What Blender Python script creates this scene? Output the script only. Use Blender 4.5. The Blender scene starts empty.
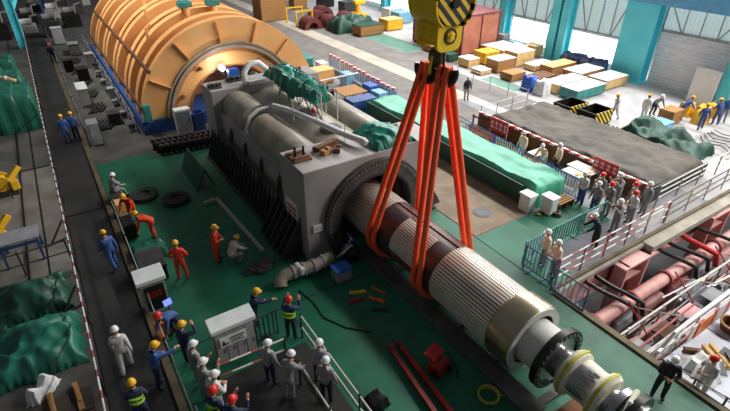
import bpy, bmesh, math, random
from mathutils import Vector, Matrix, noise
R = math.radians
rnd = random.Random(7)
SC = bpy.context.scene
COL = SC.collection

# ------------------------------------------------------------------ materials
def lin(c):
    return tuple(((v/255.0)/12.92 if v/255.0 <= .04045 else ((v/255.0+.055)/1.055)**2.4) for v in c)

def mat(name, rgb, rough=.6, metal=0.0, var=.18, scale=2.5, bump=0.0, rgb2=None, detail=4, stretch=None):
    m = bpy.data.materials.new(name); m.use_nodes = True
    nt = m.node_tree; b = nt.nodes['Principled BSDF']
    a = lin(rgb); c2 = lin(rgb2) if rgb2 else tuple(v*(1-var) for v in a)
    tc = nt.nodes.new('ShaderNodeTexCoord'); nz = nt.nodes.new('ShaderNodeTexNoise')
    nz.inputs['Scale'].default_value = scale; nz.inputs['Detail'].default_value = detail
    if stretch:
        mp = nt.nodes.new('ShaderNodeMapping'); mp.inputs['Scale'].default_value = stretch
        nt.links.new(tc.outputs['Object'], mp.inputs['Vector']); nt.links.new(mp.outputs['Vector'], nz.inputs['Vector'])
    else:
        nt.links.new(tc.outputs['Object'], nz.inputs['Vector'])
    rp = nt.nodes.new('ShaderNodeValToRGB')
    rp.color_ramp.elements[0].position = .35; rp.color_ramp.elements[1].position = .65
    rp.color_ramp.elements[0].color = (*c2, 1); rp.color_ramp.elements[1].color = (*a, 1)
    nt.links.new(nz.outputs['Fac'], rp.inputs['Fac']); nt.links.new(rp.outputs['Color'], b.inputs['Base Color'])
    b.inputs['Roughness'].default_value = rough; b.inputs['Metallic'].default_value = metal
    if bump:
        bp = nt.nodes.new('ShaderNodeBump'); bp.inputs['Strength'].default_value = bump; bp.inputs['Distance'].default_value = .05
        nt.links.new(nz.outputs['Fac'], bp.inputs['Height']); nt.links.new(bp.outputs['Normal'], b.inputs['Normal'])
    return m

def emit(name, rgb, s):
    m = bpy.data.materials.new(name); m.use_nodes = True
    b = m.node_tree.nodes['Principled BSDF']
    b.inputs['Base Color'].default_value = (*lin(rgb), 1); b.inputs['Emission Color'].default_value = (*lin(rgb), 1)
    b.inputs['Emission Strength'].default_value = s
    return m

def banded(name, c1, c2, axis, period, duty=.5, rough=.6):
    m = bpy.data.materials.new(name); m.use_nodes = True
    nt = m.node_tree; b = nt.nodes['Principled BSDF']
    tc = nt.nodes.new('ShaderNodeTexCoord'); sp = nt.nodes.new('ShaderNodeSeparateXYZ')
    nt.links.new(tc.outputs['Object'], sp.inputs[0])
    if axis == 'D':
        ad = nt.nodes.new('ShaderNodeMath'); ad.operation = 'ADD'
        nt.links.new(sp.outputs['X'], ad.inputs[0]); nt.links.new(sp.outputs['Z'], ad.inputs[1]); src = ad.outputs[0]
    elif axis == 'S':
        ad = nt.nodes.new('ShaderNodeMath'); ad.operation = 'ADD'
        nt.links.new(sp.outputs['X'], ad.inputs[0]); nt.links.new(sp.outputs['Y'], ad.inputs[1])
        ae = nt.nodes.new('ShaderNodeMath'); ae.operation = 'ADD'
        nt.links.new(ad.outputs[0], ae.inputs[0]); nt.links.new(sp.outputs['Z'], ae.inputs[1]); src = ae.outputs[0]
    else:
        src = sp.outputs[axis]
    dv = nt.nodes.new('ShaderNodeMath'); dv.operation = 'DIVIDE'; dv.inputs[1].default_value = period
    nt.links.new(src, dv.inputs[0])
    fr = nt.nodes.new('ShaderNodeMath'); fr.operation = 'FRACT'; nt.links.new(dv.outputs[0], fr.inputs[0])
    gt = nt.nodes.new('ShaderNodeMath'); gt.operation = 'GREATER_THAN'; gt.inputs[1].default_value = duty
    nt.links.new(fr.outputs[0], gt.inputs[0])
    mx = nt.nodes.new('ShaderNodeMix'); mx.data_type = 'RGBA'
    mx.inputs['A'].default_value = (*lin(c1), 1); mx.inputs['B'].default_value = (*lin(c2), 1)
    nt.links.new(gt.outputs[0], mx.inputs['Factor']); nt.links.new(mx.outputs['Result'], b.inputs['Base Color'])
    b.inputs['Roughness'].default_value = rough
    return m

def brickmat(name, c1, c2, mortar):
    m = bpy.data.materials.new(name); m.use_nodes = True
    nt = m.node_tree; b = nt.nodes['Principled BSDF']
    tc = nt.nodes.new('ShaderNodeTexCoord'); sp = nt.nodes.new('ShaderNodeSeparateXYZ'); cb = nt.nodes.new('ShaderNodeCombineXYZ')
    nt.links.new(tc.outputs['Object'], sp.inputs[0])
    nt.links.new(sp.outputs['Y'], cb.inputs['X']); nt.links.new(sp.outputs['Z'], cb.inputs['Y'])
    br = nt.nodes.new('ShaderNodeTexBrick'); br.inputs['Scale'].default_value = 1.0
    br.inputs['Color1'].default_value = (*lin(c1), 1); br.inputs['Color2'].default_value = (*lin(c2), 1); br.inputs['Mortar'].default_value = (*lin(mortar), 1)
    br.inputs['Brick Width'].default_value = .6; br.inputs['Row Height'].default_value = .25; br.inputs['Mortar Size'].default_value = .02
    nt.links.new(cb.outputs[0], br.inputs['Vector']); nt.links.new(br.outputs['Color'], b.inputs['Base Color'])
    b.inputs['Roughness'].default_value = .9
    return m

M = {}
def defm(k, *a, **kw): M[k] = mat(k, *a, **kw)
defm('concrete_dark', (92, 89, 84), .85, var=.35, scale=.6, rgb2=(66, 64, 61))
defm('concrete_light', (184, 182, 182), .7, rgb2=(160, 158, 158), scale=.5)
defm('concrete_mid', (150, 150, 152), .8, rgb2=(128, 127, 128), scale=.5)
defm('deck_green', (16, 110, 80), .6, rgb2=(11, 88, 64), scale=.7)
defm('strip_green', (48, 108, 84), .6, rgb2=(36, 86, 68), scale=1.2)
defm('mat_dark', (50, 49, 48), .85, rgb2=(36, 35, 35), scale=.8)
defm('mat_grey', (120, 122, 128), .8, rgb2=(104, 106, 112), scale=1)
defm('kerb', (110, 96, 70), .8, rgb2=(84, 74, 58), scale=1.5)
defm('plate_light', (206, 210, 218), .6, rgb2=(186, 190, 200), scale=.8)
defm('lane_green', (92, 140, 122), .6, rgb2=(76, 120, 104), scale=1)
defm('tarp_teal', (44, 150, 128), .45, rgb2=(26, 108, 92), scale=2, bump=.3)
defm('concrete_bare', (128, 122, 113), .85, rgb2=(100, 95, 88), scale=.7)
defm('ply_dark', (66, 54, 44), .85, rgb2=(44, 37, 32), scale=1.5)
defm('rail_grey', (92, 90, 88), .7, rgb2=(70, 68, 66), scale=1.5)
defm('slab_beige', (172, 165, 152), .8, rgb2=(140, 134, 122), scale=1)
defm('aisle_grey', (126, 122, 118), .8, rgb2=(108, 105, 102), scale=.8)
defm('road', (190, 180, 164), .8, rgb2=(168, 160, 146), scale=.6)
defm('patch', (150, 132, 112), .85, rgb2=(122, 108, 92), scale=1)
defm('stator_grey', (164, 160, 158), .5, rgb2=(148, 144, 142), scale=.8)
defm('stator_dark', (62, 60, 60), .6, rgb2=(44, 43, 43), scale=2)
defm('barrel', (176, 168, 153), .38, rgb2=(148, 140, 126), scale=1.2, metal=.2)
defm('bore_dark', (30, 29, 29), .7)
defm('flange_grey', (98, 97, 94), .45, metal=.5, rgb2=(80, 79, 77))
defm('rotor_brown', (112, 74, 68), .45, rgb2=(86, 54, 50), scale=1.5)
defm('rotor_dark', (66, 58, 54), .5, rgb2=(48, 44, 42), scale=2)
defm('rotor_teeth', (232, 226, 216), .36, metal=.2, rgb2=(216, 198, 180), scale=1.1)
defm('rotor_slot', (58, 42, 36), .6, rgb2=(40, 30, 26))
defm('ring_steel', (186, 174, 148), .25, metal=.85, rgb2=(168, 152, 122), scale=.8)
defm('steel', (176, 176, 176), .3, metal=.8, rgb2=(150, 150, 150))
defm('steel_white', (214, 212, 204), .5, rgb2=(196, 192, 184))
defm('gunmetal', (56, 56, 54), .4, metal=.6, rgb2=(38, 38, 37))
defm('wrap_white', (228, 224, 206), .75, rgb2=(204, 196, 168), scale=3, bump=.5)
defm('wrap_yellow', (186, 178, 60), .6)
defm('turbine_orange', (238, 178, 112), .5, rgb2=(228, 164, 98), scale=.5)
defm('turbine_recess_shade', (176, 112, 66), .6, rgb2=(150, 94, 54), scale=.8)  # browner than the ribs: shadow of the recesses put into the colour
defm('turbine_rail', (96, 62, 38), .6)
defm('turbine_blue', (44, 84, 148), .5, rgb2=(34, 66, 122))
defm('sling_orange', (255, 102, 46), .6, rgb2=(250, 88, 38), scale=6)
defm('crane_yellow', (255, 214, 24), .4, rgb2=(246, 200, 16), scale=1.5)
defm('black', (22, 22, 23), .5)
defm('rubber', (36, 36, 38), .8)
defm('rope', (110, 108, 104), .5, metal=.4)
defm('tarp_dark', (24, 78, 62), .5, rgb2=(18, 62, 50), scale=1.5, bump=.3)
defm('tarp_left', (34, 112, 90), .45, rgb2=(26, 92, 74), scale=1.6, bump=.35)
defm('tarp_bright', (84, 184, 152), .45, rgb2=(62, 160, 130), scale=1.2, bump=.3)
defm('tarp_brown', (94, 87, 78), .75, rgb2=(66, 61, 54), scale=.7, bump=.4)
defm('wood', (176, 128, 74), .75, rgb2=(150, 106, 60), stretch=(8, 1, 8), scale=2)
defm('wood_pale', (222, 190, 132), .75, rgb2=(206, 168, 108), scale=2)
defm('wood_brown', (120, 78, 50), .8, rgb2=(92, 60, 40), scale=2)
defm('paper_white', (226, 226, 224), .7, rgb2=(212, 212, 210))
defm('white', (232, 232, 230), .5, rgb2=(218, 218, 216))
defm('plastic_white', (222, 226, 224), .45, rgb2=(206, 210, 208))
defm('grey_paint', (150, 152, 154), .5, rgb2=(132, 134, 136))
defm('red', (206, 40, 36), .5, rgb2=(180, 32, 30))
defm('red_dark', (168, 34, 30), .5, rgb2=(138, 28, 26))
defm('orange_paint', (236, 120, 40), .5)
defm('redbox', (190, 118, 92), .65, rgb2=(168, 100, 76), scale=1)
defm('maroon', (116, 50, 52), .6, rgb2=(90, 40, 42))
defm('pink', (230, 178, 172), .55, rgb2=(208, 150, 146), scale=1.2)
defm('pink_dark', (186, 104, 102), .6, rgb2=(156, 84, 84))
defm('turquoise', (104, 228, 240), .45, rgb2=(88, 212, 226), scale=.5)
defm('turquoise_beam', (112, 184, 226), .45, rgb2=(96, 168, 212))
defm('blue_steel', (46, 84, 132), .5, rgb2=(36, 66, 108))
defm('blue_bright', (40, 96, 190), .5)
defm('blue_pale', (130, 180, 210), .5)
defm('yellow', (238, 190, 40), .5, rgb2=(220, 168, 30))
defm('teal', (60, 146, 140), .5, rgb2=(46, 122, 118))

defm('bundle_blue', (72, 82, 120), .7, rgb2=(54, 60, 92), bump=.5)
defm('skin', (206, 150, 118), .55, var=.08)
defm('hair', (24, 20, 18), .6)
defm('boots', (30, 28, 27), .6)
defm('lip', (150, 82, 74), .5)
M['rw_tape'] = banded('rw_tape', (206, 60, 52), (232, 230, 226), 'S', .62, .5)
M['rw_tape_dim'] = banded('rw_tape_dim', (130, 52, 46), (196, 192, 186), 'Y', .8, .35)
M['rw_bar'] = banded('rw_bar', (186, 86, 74), (226, 220, 212), 'X', 1.0, .38)
M['blue_white'] = banded('blue_white', (90, 130, 190), (226, 228, 232), 'Y', .34, .35)
M['hazard'] = banded('hazard', (24, 24, 24), (240, 200, 20), 'D', .34, .55)
M['bricks'] = brickmat('bricks', (238, 238, 240), (222, 222, 226), (248, 248, 248))
M['pane_bright'] = emit('pane_bright', (250, 252, 255), 2.4)
M['corrugated'] = emit('corrugated', (188, 206, 206), .42)  # emission stands in for daylight glowing through the translucent sheeting
M['lamp_glow'] = emit('lamp_glow', (240, 248, 255), 30)
M['phone_glow'] = emit('phone_glow', (110, 130, 250), 1.2)

# ------------------------------------------------------------------ geometry helpers
class MB:
    def __init__(s): s.v = []; s.f = []; s.m = []
    def add(s, vs, fs, m=0):
        b = len(s.v); s.v += [tuple(x) for x in vs]
        for f in fs: s.f.append([b+i for i in f]); s.m.append(m)
        return s
    def box(s, c, d, rz=0, m=0, rx=0, ry=0):
        mt = Matrix.Rotation(rz, 3, 'Z') @ Matrix.Rotation(ry, 3, 'Y') @ Matrix.Rotation(rx, 3, 'X')
        vs = [Vector(c) + mt @ Vector((d[0]*x/2, d[1]*y/2, d[2]*z/2)) for x in (-1, 1) for y in (-1, 1) for z in (-1, 1)]
        return s.add(vs, [(0, 1, 3, 2), (4, 6, 7, 5), (0, 4, 5, 1), (2, 3, 7, 6), (0, 2, 6, 4), (1, 5, 7, 3)], m)
    def b2(s, x0, x1, y0, y1, z0, z1, m=0):
        return s.box(((x0+x1)/2, (y0+y1)/2, (z0+z1)/2), (x1-x0, y1-y0, z1-z0), 0, m)
    def beam(s, p, q, w, h, m=0, up=(0, 0, 1)):
        p, q = Vector(p), Vector(q); d = (q-p).normalized(); u = Vector(up)
        if abs(d.dot(u)) > .98: u = Vector((0, 1, 0))
        a = d.cross(u).normalized()*w/2; b = a.cross(d).normalized()*h/2
        vs = [e+sa*a+sb*b for e in (p, q) for sa, sb in ((-1, -1), (1, -1), (1, 1), (-1, 1))]
        return s.add(vs, [(3, 2, 1, 0), (4, 5, 6, 7), (0, 1, 5, 4), (1, 2, 6, 5), (2, 3, 7, 6), (3, 0, 4, 7)], m)
    def tube(s, pts, r, n=8, m=0, closed=False):
        pts = [Vector(p) for p in pts]; k = len(pts); rr = r if isinstance(r, (list, tuple)) else [r]*k
        ref = None; rings = []
        for i, p in enumerate(pts):
            if closed: d = (pts[(i+1) % k]-pts[i-1])
            else: d = pts[min(i+1, k-1)]-pts[max(i-1, 0)]
            d.normalize()
            if ref is None:
                ref = Vector((0, 0, 1)) if abs(d.z) < .9 else Vector((1, 0, 0))
            ref = (ref-d*ref.dot(d))
            ref = ref.normalized() if ref.length > 1e-6 else d.orthogonal().normalized()
            o = d.cross(ref)
            rings.append([p+rr[i]*(math.cos(2*math.pi*j/n)*ref+math.sin(2*math.pi*j/n)*o) for j in range(n)])
        fs = []
        for i in range(k if closed else k-1):
            for j in range(n):
                a, b = i*n, ((i+1) % k)*n
                fs.append((a+j, a+(j+1) % n, b+(j+1) % n, b+j))
        if not closed:
            fs.append(tuple(range(n-1, -1, -1))); fs.append(tuple((k-1)*n+j for j in range(n)))
        return s.add([v for rg in rings for v in rg], fs, m)
    def cyl(s, p, q, r, n=12, m=0): return s.tube([p, q], r, n, m)
    def lathe(s, o, prof, axis='Z', n=24, m=0):
        """prof: (t along axis, radius) - closed at both ends when the radius is 0"""
        o = Vector(o); vs = []; k = len(prof)
        for t, r in prof:
            for j in range(n):
                a = 2*math.pi*j/n; c, d = r*math.cos(a), r*math.sin(a)
                vs.append(o+(Vector((c, d, t)) if axis == 'Z' else Vector((d, t, c)) if axis == 'Y' else Vector((t, c, d))))
        fs = [(i*n+j, i*n+(j+1) % n, (i+1)*n+(j+1) % n, (i+1)*n+j) for i in range(k-1) for j in range(n)]
        if prof[0][1] > 1e-5: fs.append(tuple(range(n-1, -1, -1)))
        if prof[-1][1] > 1e-5: fs.append(tuple((k-1)*n+j for j in range(n)))
        return s.add(vs, fs, m)
    def ring(s, o, r0, r1, t0, t1, axis='Y', n=40, m=0):
        pr = [(t0, r0), (t0, r1), (t1, r1), (t1, r0)]; o = Vector(o); vs = []
        for t, r in pr:
            for j in range(n):
                a = 2*math.pi*j/n; c, d = r*math.cos(a), r*math.sin(a)
                vs.append(o+(Vector((c, d, t)) if axis == 'Z' else Vector((d, t, c)) if axis == 'Y' else Vector((t, c, d))))
        return s.add(vs, [(i*n+j, i*n+(j+1) % n, ((i+1) % 4)*n+(j+1) % n, ((i+1) % 4)*n+j) for i in range(4) for j in range(n)], m)
    def arc(s, cx, cz, r0, r1, y0, y1, a0, a1, n=48, m=0, r0b=None, r1b=None):
        """solid part of a ring about an axis along Y; r0b / r1b give the radii at y1"""
        r0b = r0 if r0b is None else r0b; r1b = r1 if r1b is None else r1b; vs = []
        for i in range(n+1):
            a = R(a0+(a1-a0)*i/n); c, d = math.cos(a), math.sin(a)
            for r, y in ((r0, y0), (r1, y0), (r1b, y1), (r0b, y1)): vs.append((cx+r*c, y, cz+r*d))
        fs = [(4*i+k, 4*i+(k+1) % 4, 4*i+4+(k+1) % 4, 4*i+4+k) for i in range(n) for k in range(4)]
        fs += [(3, 2, 1, 0), tuple(4*n+k for k in range(4))]
        return s.add(vs, fs, m)
    def ball(s, c, r, n=10, k=7, m=0, rot=None):
        r = r if isinstance(r, (tuple, list)) else (r, r, r); c = Vector(c); vs = []
        for i in range(k+1):
            t = math.pi*i/k
            for j in range(n):
                a = 2*math.pi*j/n; p = Vector((r[0]*math.sin(t)*math.cos(a), r[1]*math.sin(t)*math.sin(a), r[2]*math.cos(t)))
                vs.append(c+(rot @ p if rot else p))
        return s.add(vs, [(i*n+j, (i+1)*n+j, (i+1)*n+(j+1) % n, i*n+(j+1) % n) for i in range(k) for j in range(n)], m)
    def prism(s, poly, y0, y1, m=0, plane='XZ'):
        f = (lambda a, b, t: (a, t, b)) if plane == 'XZ' else (lambda a, b, t: (t, a, b)) if plane == 'YZ' else (lambda a, b, t: (a, b, t))
        n = len(poly); vs = [f(a, b, y0) for a, b in poly]+[f(a, b, y1) for a, b in poly]
        return s.add(vs, [tuple(range(n)), tuple(range(2*n-1, n-1, -1))]+[(i, i+n, (i+1) % n+n, (i+1) % n) for i in range(n)], m)
    def build(s, name, mats, parent=None, smooth=35, bevel=0, kind=None):
        mats = mats if isinstance(mats, (list, tuple)) else [mats]
        org = Vector((0, 0, 0)); p = parent
        while p is not None: org += p.location; p = p.parent
        me = bpy.data.meshes.new(name)
        me.from_pydata([Vector(v)-org for v in s.v], [], s.f)
        for k in mats: me.materials.append(M[k] if isinstance(k, str) else k)
        me.polygons.foreach_set('material_index', s.m)
        bm = bmesh.new(); bm.from_mesh(me); bmesh.ops.remove_doubles(bm, verts=bm.verts, dist=1e-5)
        bmesh.ops.recalc_face_normals(bm, faces=bm.faces); bm.to_mesh(me); bm.free()
        if smooth:
            me.shade_smooth(); me.set_sharp_from_angle(angle=R(smooth))
        o = bpy.data.objects.new(name, me); COL.objects.link(o)
        if parent is not None: o.parent = parent
        if bevel:
            b = o.modifiers.new('bevel', 'BEVEL'); b.width = bevel; b.segments = 2; b.limit_method = 'ANGLE'; b.angle_limit = R(50)
        if kind: o['kind'] = kind
        return o

def tag(o, label, cat, group=None):
    o['label'] = label; o['category'] = cat
    if group: o['group'] = group
    return o
def thing(name, loc, label, cat, group=None):
    o = bpy.data.objects.new(name, None); COL.objects.link(o); o.location = loc; o.empty_display_size = .2
    return tag(o, label, cat, group)
def plain(o, lab):
    o['label'] = lab; return o
def copy_tree(o, loc, rz=0, label=None, group=None):
    c = o.copy(); COL.objects.link(c); c.location = loc; c.rotation_euler = (0, 0, rz)
    if label: c['label'] = label
    if group: c['group'] = group
    for ch in o.children:
        d = ch.copy(); COL.objects.link(d); d.parent = c
        for g in ch.children:
            e = g.copy(); COL.objects.link(e); e.parent = d
    return c
def struct(name, mb, m, **kw):
    return mb.build(name, m, None, kind='structure', **kw)
ORD = ['first', 'second', 'third', 'fourth', 'fifth', 'sixth', 'seventh', 'eighth', 'ninth', 'tenth', 'eleventh', 'twelfth']
def hsh(x, y, k=0):
    p = Vector((x*.9, y*.9, k*7.3)); q = Vector((x*.55+.4*y, y*.6-.3*x, k*3.1))
    return 1.5*noise.noise(p)+1.6*(.45-abs(noise.noise(q*1.9))*1.6)+.5*noise.noise(p*2.7)

def tarp(name, mats, parent, x0, x1, y0, y1, hfun, flare=.25, nx=26, ny=26, k=1.0, amp=.06, rz=0):
    """a draped sheet: top follows hfun(u,v) in 0..1, sides fall to the floor with folds; closed underneath"""
    mb = MB(); vs = []; cx, cy = (x0+x1)/2, (y0+y1)/2
    for i in range(nx+1):
        for j in range(ny+1):
            u, v = i/nx, j/ny
            e = min(u, 1-u, v, 1-v)
            side = 1.0 if e > .09 else max(0., e/.09)
            uu, vv = min(max((u-.06)/.88, 0), 1), min(max((v-.06)/.88, 0), 1)
            x = x0+(x1-x0)*uu; y = y0+(y1-y0)*vv
            f = (1-side)**2*flare*(1+.6*math.sin((u+v)*41+k*3)*math.cos((u-v)*29))
            if u < .06 or u > .94: x += (-f if u < .5 else f)
            if v < .06 or v > .94: y += (-f if v < .5 else f)
            h = hfun(u, v)*(side**.45)
            n = hsh(x*1.6, y*1.6, k)
            z = .02+h+(amp*n*min(1, side+.2) if side > .05 else abs(n)*.02)
            x += (1-side)*.04*math.sin(y*9+k); y += (1-side)*.04*math.sin(x*9+k)
            p = Matrix.Rotation(rz, 3, 'Z') @ Vector((x-cx, y-cy, 0))
            vs.append((cx+p.x, cy+p.y, max(z, .012)))
    N = (nx+1)*(ny+1)
    vs += [(v[0], v[1], .004) for v in vs]
    idx = lambda i, j: i*(ny+1)+j
    fs = []
    for i in range(nx):
        for j in range(ny):
            fs.append((idx(i, j), idx(i+1, j), idx(i+1, j+1), idx(i, j+1)))
            fs.append((N+idx(i, j+1), N+idx(i+1, j+1), N+idx(i+1, j), N+idx(i, j)))
    for i in range(nx):
        for j in (0, ny): fs.append((idx(i, j), idx(i+1, j), N+idx(i+1, j), N+idx(i, j)))
    for j in range(ny):
        for i in (0, nx): fs.append((idx(i, j), idx(i, j+1), N+idx(i, j+1), N+idx(i, j)))
    mb.add(vs, fs)
    return mb.build(name, mats, parent, smooth=50)

# ------------------------------------------------------------------ camera, light
H = 12.0
cam = bpy.data.cameras.new('camera'); co = bpy.data.objects.new('camera', cam); COL.objects.link(co)
cam.sensor_width = 36; cam.lens = 487*36/730; cam.clip_end = 300
co.location = (0, 0, H); co.rotation_euler = (R(90-32.06), 0, R(-32.8))
SC.camera = co
SC.view_settings.view_transform = 'Standard'; SC.view_settings.look = 'None'; SC.view_settings.gamma = 1
SC.view_settings.exposure = 0.0
w = bpy.data.worlds.new('world'); SC.world = w; w.use_nodes = True
w.node_tree.nodes['Background'].inputs[0].default_value = (*lin((214, 224, 235)), 1)
w.node_tree.nodes['Background'].inputs[1].default_value = .145
def area(name, loc, target, sx, sy, power, col=(1, 1, 1)):
    l = bpy.data.lights.new(name, 'AREA'); l.shape = 'RECTANGLE'; l.size = sx; l.size_y = sy; l.energy = power; l.color = col
    o = bpy.data.objects.new(name, l); COL.objects.link(o); o.location = loc
    d = Vector(target)-Vector(loc); o.rotation_euler = d.to_track_quat('-Z', 'Y').to_euler()
    return o
# high daylight windows along the right-hand wall (above the frame) plus unseen lights added for the turbine flank and the pit
area('clerestory_daylight', (38, 26, 25), (9, 24, 0), 76, 1.6, 30000, (1.0, .98, .95))
rl = area('turbine_flank_fill', (0, 42, 22), (6.5, 42, 3), 22, 3, 1300, (1, .97, .92)); rl.data.spread = R(55)  # added fill, aimed to brighten the turbine's left flank
area('pit_fill', (31, -4, 15), (18, 5, -1), 5, 5, 2600, (1, .98, .95))  # added fill, brightens the dark pit from out of view
area('bay_daylight', (38.2, 24, 9.5), (24, 22, 0), 44, 4, 4600, (1.0, 1.0, 1.0))
# ------------------------------------------------------------------ the hall
struct('floor', MB().b2(-16, 12.9, -3, 92, -.4, 0), 'concrete_dark', smooth=0)
struct('floor_bay', MB().b2(12.9, 24.2, 7.6, 92, -.4, 0), 'concrete_mid', smooth=0)
struct('floor_loading', MB().b2(24.2, 60, 7.6, 92, -.4, 0), 'concrete_light', smooth=0)
struct('floor_plates', MB().b2(12.95, 40, -4, 3.75, -.9, -.5), 'plate_light', smooth=0)
struct('floor_pit', MB().b2(12.9, 60, 3.7, 12, -5.4, -5), 'concrete_mid', smooth=0)
struct('wall_pit', MB().b2(12.9, 60, 9.5, 9.8, -5, -.4), 'concrete_mid', smooth=0)
struct('floor_deck', MB().b2(.5, 12.88, 2, 26.6, 0, .02).b2(.5, 3.2, 26.6, 27.3, 0, .02), 'deck_green', smooth=0)
struct('floor_deck_right', MB().b2(12.92, 18.9, 9.2, 11.45, 0, .02).b2(12.92, 14.2, 7.7, 9.2, 0, .02), 'deck_green', smooth=0)
struct('floor_strip', MB().b2(11.0, 12.75, 1.0, 11.2, .02, .05), 'strip_green', smooth=0)
struct('trim_strip_edge', MB().b2(12.75, 12.98, 1.0, 7.4, .0, .12), 'kerb', smooth=0)
struct('floor_walkway', MB().b2(-1.35, .22, 4, 70, 0, .03), 'mat_dark', smooth=0)
struct('trim_walkway_kerb', MB().b2(.24, .46, 4, 60, 0, .09), 'kerb', smooth=0)
struct('floor_bare', MB().b2(-7, -1.5, 18.3, 28.5, 0, .006), 'concrete_bare', smooth=0)
struct('floor_road', MB().b2(23.45, 25.0, 24.4, 80, 0, .015), 'road', smooth=0)
struct('floor_aisle', MB().b2(19.4, 23.4, 21.2, 80, 0, .01).b2(25.1, 28.0, 21, 80, 0, .01).b2(28.0, 30.6, 31, 36.4, 0, .01).b2(28, 30.6, 44.1, 80, 0, .01), 'aisle_grey', smooth=0)
struct('floor_green_lane', MB().b2(28.1, 30.6, 36.5, 44, 0, .012).b2(28.3, 29.6, 23.5, 27, 0, .012), 'lane_green', smooth=0)
struct('floor_concrete_patch', MB().b2(12.95, 16.4, 11.5, 17.2, 0, .03).b2(13, 16.2, 17.3, 24, 0, .03), 'patch', smooth=0)
struct('floor_hatch', MB().lathe((14.5, 12.7, .03), [(0, .42), (.02, .42), (.02, .34), (.03, .34), (.03, 0)]), 'mat_grey')
struct('floor_stair_bay', MB().b2(.95, 4.3, 4, 10.2, .02, .04), 'mat_dark', smooth=0)
struct('floor_ramp', MB().b2(14.3, 18.6, 7.75, 9.15, 0, .03), 'mat_grey', smooth=0)
struct('trim_mat_seam', MB().b2(-1.35, .24, 22.4, 22.5, .03, .06).b2(-4, -1.35, 28.6, 28.7, .0, .02).b2(-2.32, -2.26, 14, 40, 0, .02).b2(-3.0, -2.94, 14, 40, 0, .02), 'black', smooth=0)
struct('trim_deck_seam', MB().b2(.5, 8.2, 11.98, 12.03, .02, .03).b2(.5, 5, 17.6, 17.64, .02, .03).b2(4.45, 4.5, 4, 12, .02, .03), 'tarp_dark', smooth=0)
struct('wall_left', MB().b2(-16.4, -16, -3, 92, 0, 9), 'concrete_dark', smooth=0)
struct('wall_back', MB().b2(-16, 60, 92, 92.4, 0, 9), 'concrete_dark', smooth=0)

# wall on the right: concrete block panels, bright openings, corrugated bands, turquoise frame
WX = 38.7
def wall_bay(n, y0, y1, sill, top, glass):
    mb = MB()
    if glass:
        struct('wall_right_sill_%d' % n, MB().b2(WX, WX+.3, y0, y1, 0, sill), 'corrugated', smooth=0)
        struct('window_%d' % n, MB().b2(WX+.1, WX+.16, y0, y1, sill, top), 'pane_bright', smooth=0)
        fr = MB()
        fr.b2(WX-.02, WX+.22, y0, y1, top-.06, top+.06)
        k = max(2, int((y1-y0)/2.2))
        for i in range(1, k): fr.b2(WX+.02, WX+.1, y0+(y1-y0)*i/k-.03, y0+(y1-y0)*i/k+.03, sill, top)
        struct('trim_window_%d' % n, fr, 'white', smooth=0)
    else:
        struct('wall_right_block_%d' % n, MB().b2(WX, WX+.3, y0, y1, 0, top), 'bricks', smooth=0)
        struct('trim_block_top_%d' % n, MB().b2(WX-.05, WX+.3, y0, y1, top, top+.08), 'grey_paint', smooth=0)
    cor = MB(); k = int((y1-y0)/.28)
    for i in range(k):
        a, b = y0+(y1-y0)*i/k, y0+(y1-y0)*(i+1)/k; q = (b-a)/4
        cor.add([(WX+.1, a, top), (WX, a+q, top), (WX, a+2*q, top), (WX+.1, a+3*q, top), (WX+.1, b, top),
                 (WX+.1, a, 6.2), (WX, a+q, 6.2), (WX, a+2*q, 6.2), (WX+.1, a+3*q, 6.2), (WX+.1, b, 6.2),
                 (WX+.25, a, top), (WX+.25, b, top), (WX+.25, a, 6.2), (WX+.25, b, 6.2)],
                [(0, 1, 6, 5), (1, 2, 7, 6), (2, 3, 8, 7), (3, 4, 9, 8), (10, 12, 13, 11), (5, 6, 7, 8, 9, 13, 12), (0, 10, 11, 4, 3, 2, 1), (0, 5, 12, 10), (4, 11, 13, 9)])
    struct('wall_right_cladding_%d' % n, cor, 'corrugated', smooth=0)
    br = MB(); zb = top+.1
    m_ = (y0+y1)/2; L = y1-y0
    for f in (.28, .5, .72): br.b2(WX-.1, WX-.04, y0+L*f-.03, y0+L*f+.03, zb, 6)
    br.beam((WX-.08, y0+.1, 6), (WX-.08, y0+L*.26, zb+.1), .07, .07); br.beam((WX-.08, y1-.1, 6), (WX-.08, y1-L*.26, zb+.1), .07, .07)
    br.b2(WX-.1, WX-.04, y0, y1, zb+.02, zb+.1)
    struct('trim_girt_%d' % n, br, 'grey_paint', smooth=0)
wall_bay(1, 5.2, 13.2, .4, 3.0, True)
wall_bay(2, 14.2, 19.5, 0, 3.8, False)
wall_bay(3, 22.1, 27.0, .6, 2.6, True)
wall_bay(4, 28.4, 33.8, .5, 2.6, True)
wall_bay(5, 34.9, 40.4, .5, 2.6, True)
wall_bay(6, 41.4, 47.0, .5, 3.0, True)
wall_bay(7, 48.0, 54.0, .5, 3.0, True)
wall_bay(8, 55.0, 70.0, .5, 3.0, True)
def column(n, y, wy, x=38.2):
    mb = MB()
    mb.b2(x-.5, x-.38, y-wy/2, y+wy/2, 0, 8); mb.b2(x+.38, x+.5, y-wy/2, y+wy/2, 0, 8); mb.b2(x-.38, x+.38, y-.08, y+.08, 0, 8)
    mb.b2(x-.7, x+.7, y-wy/2-.15, y+wy/2+.15, 0, .06)
    struct('column_%d' % n, mb, 'turquoise', smooth=0)
for n, (y, wy) in enumerate([(13.7, .8), (20.2, 1.2), (21.6, 1.0), (27.3, .7), (28.3, .8), (34.3, .9), (41, .8), (47.5, .9), (54.4, .9)], 1):
    column(n, y, wy)
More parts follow.
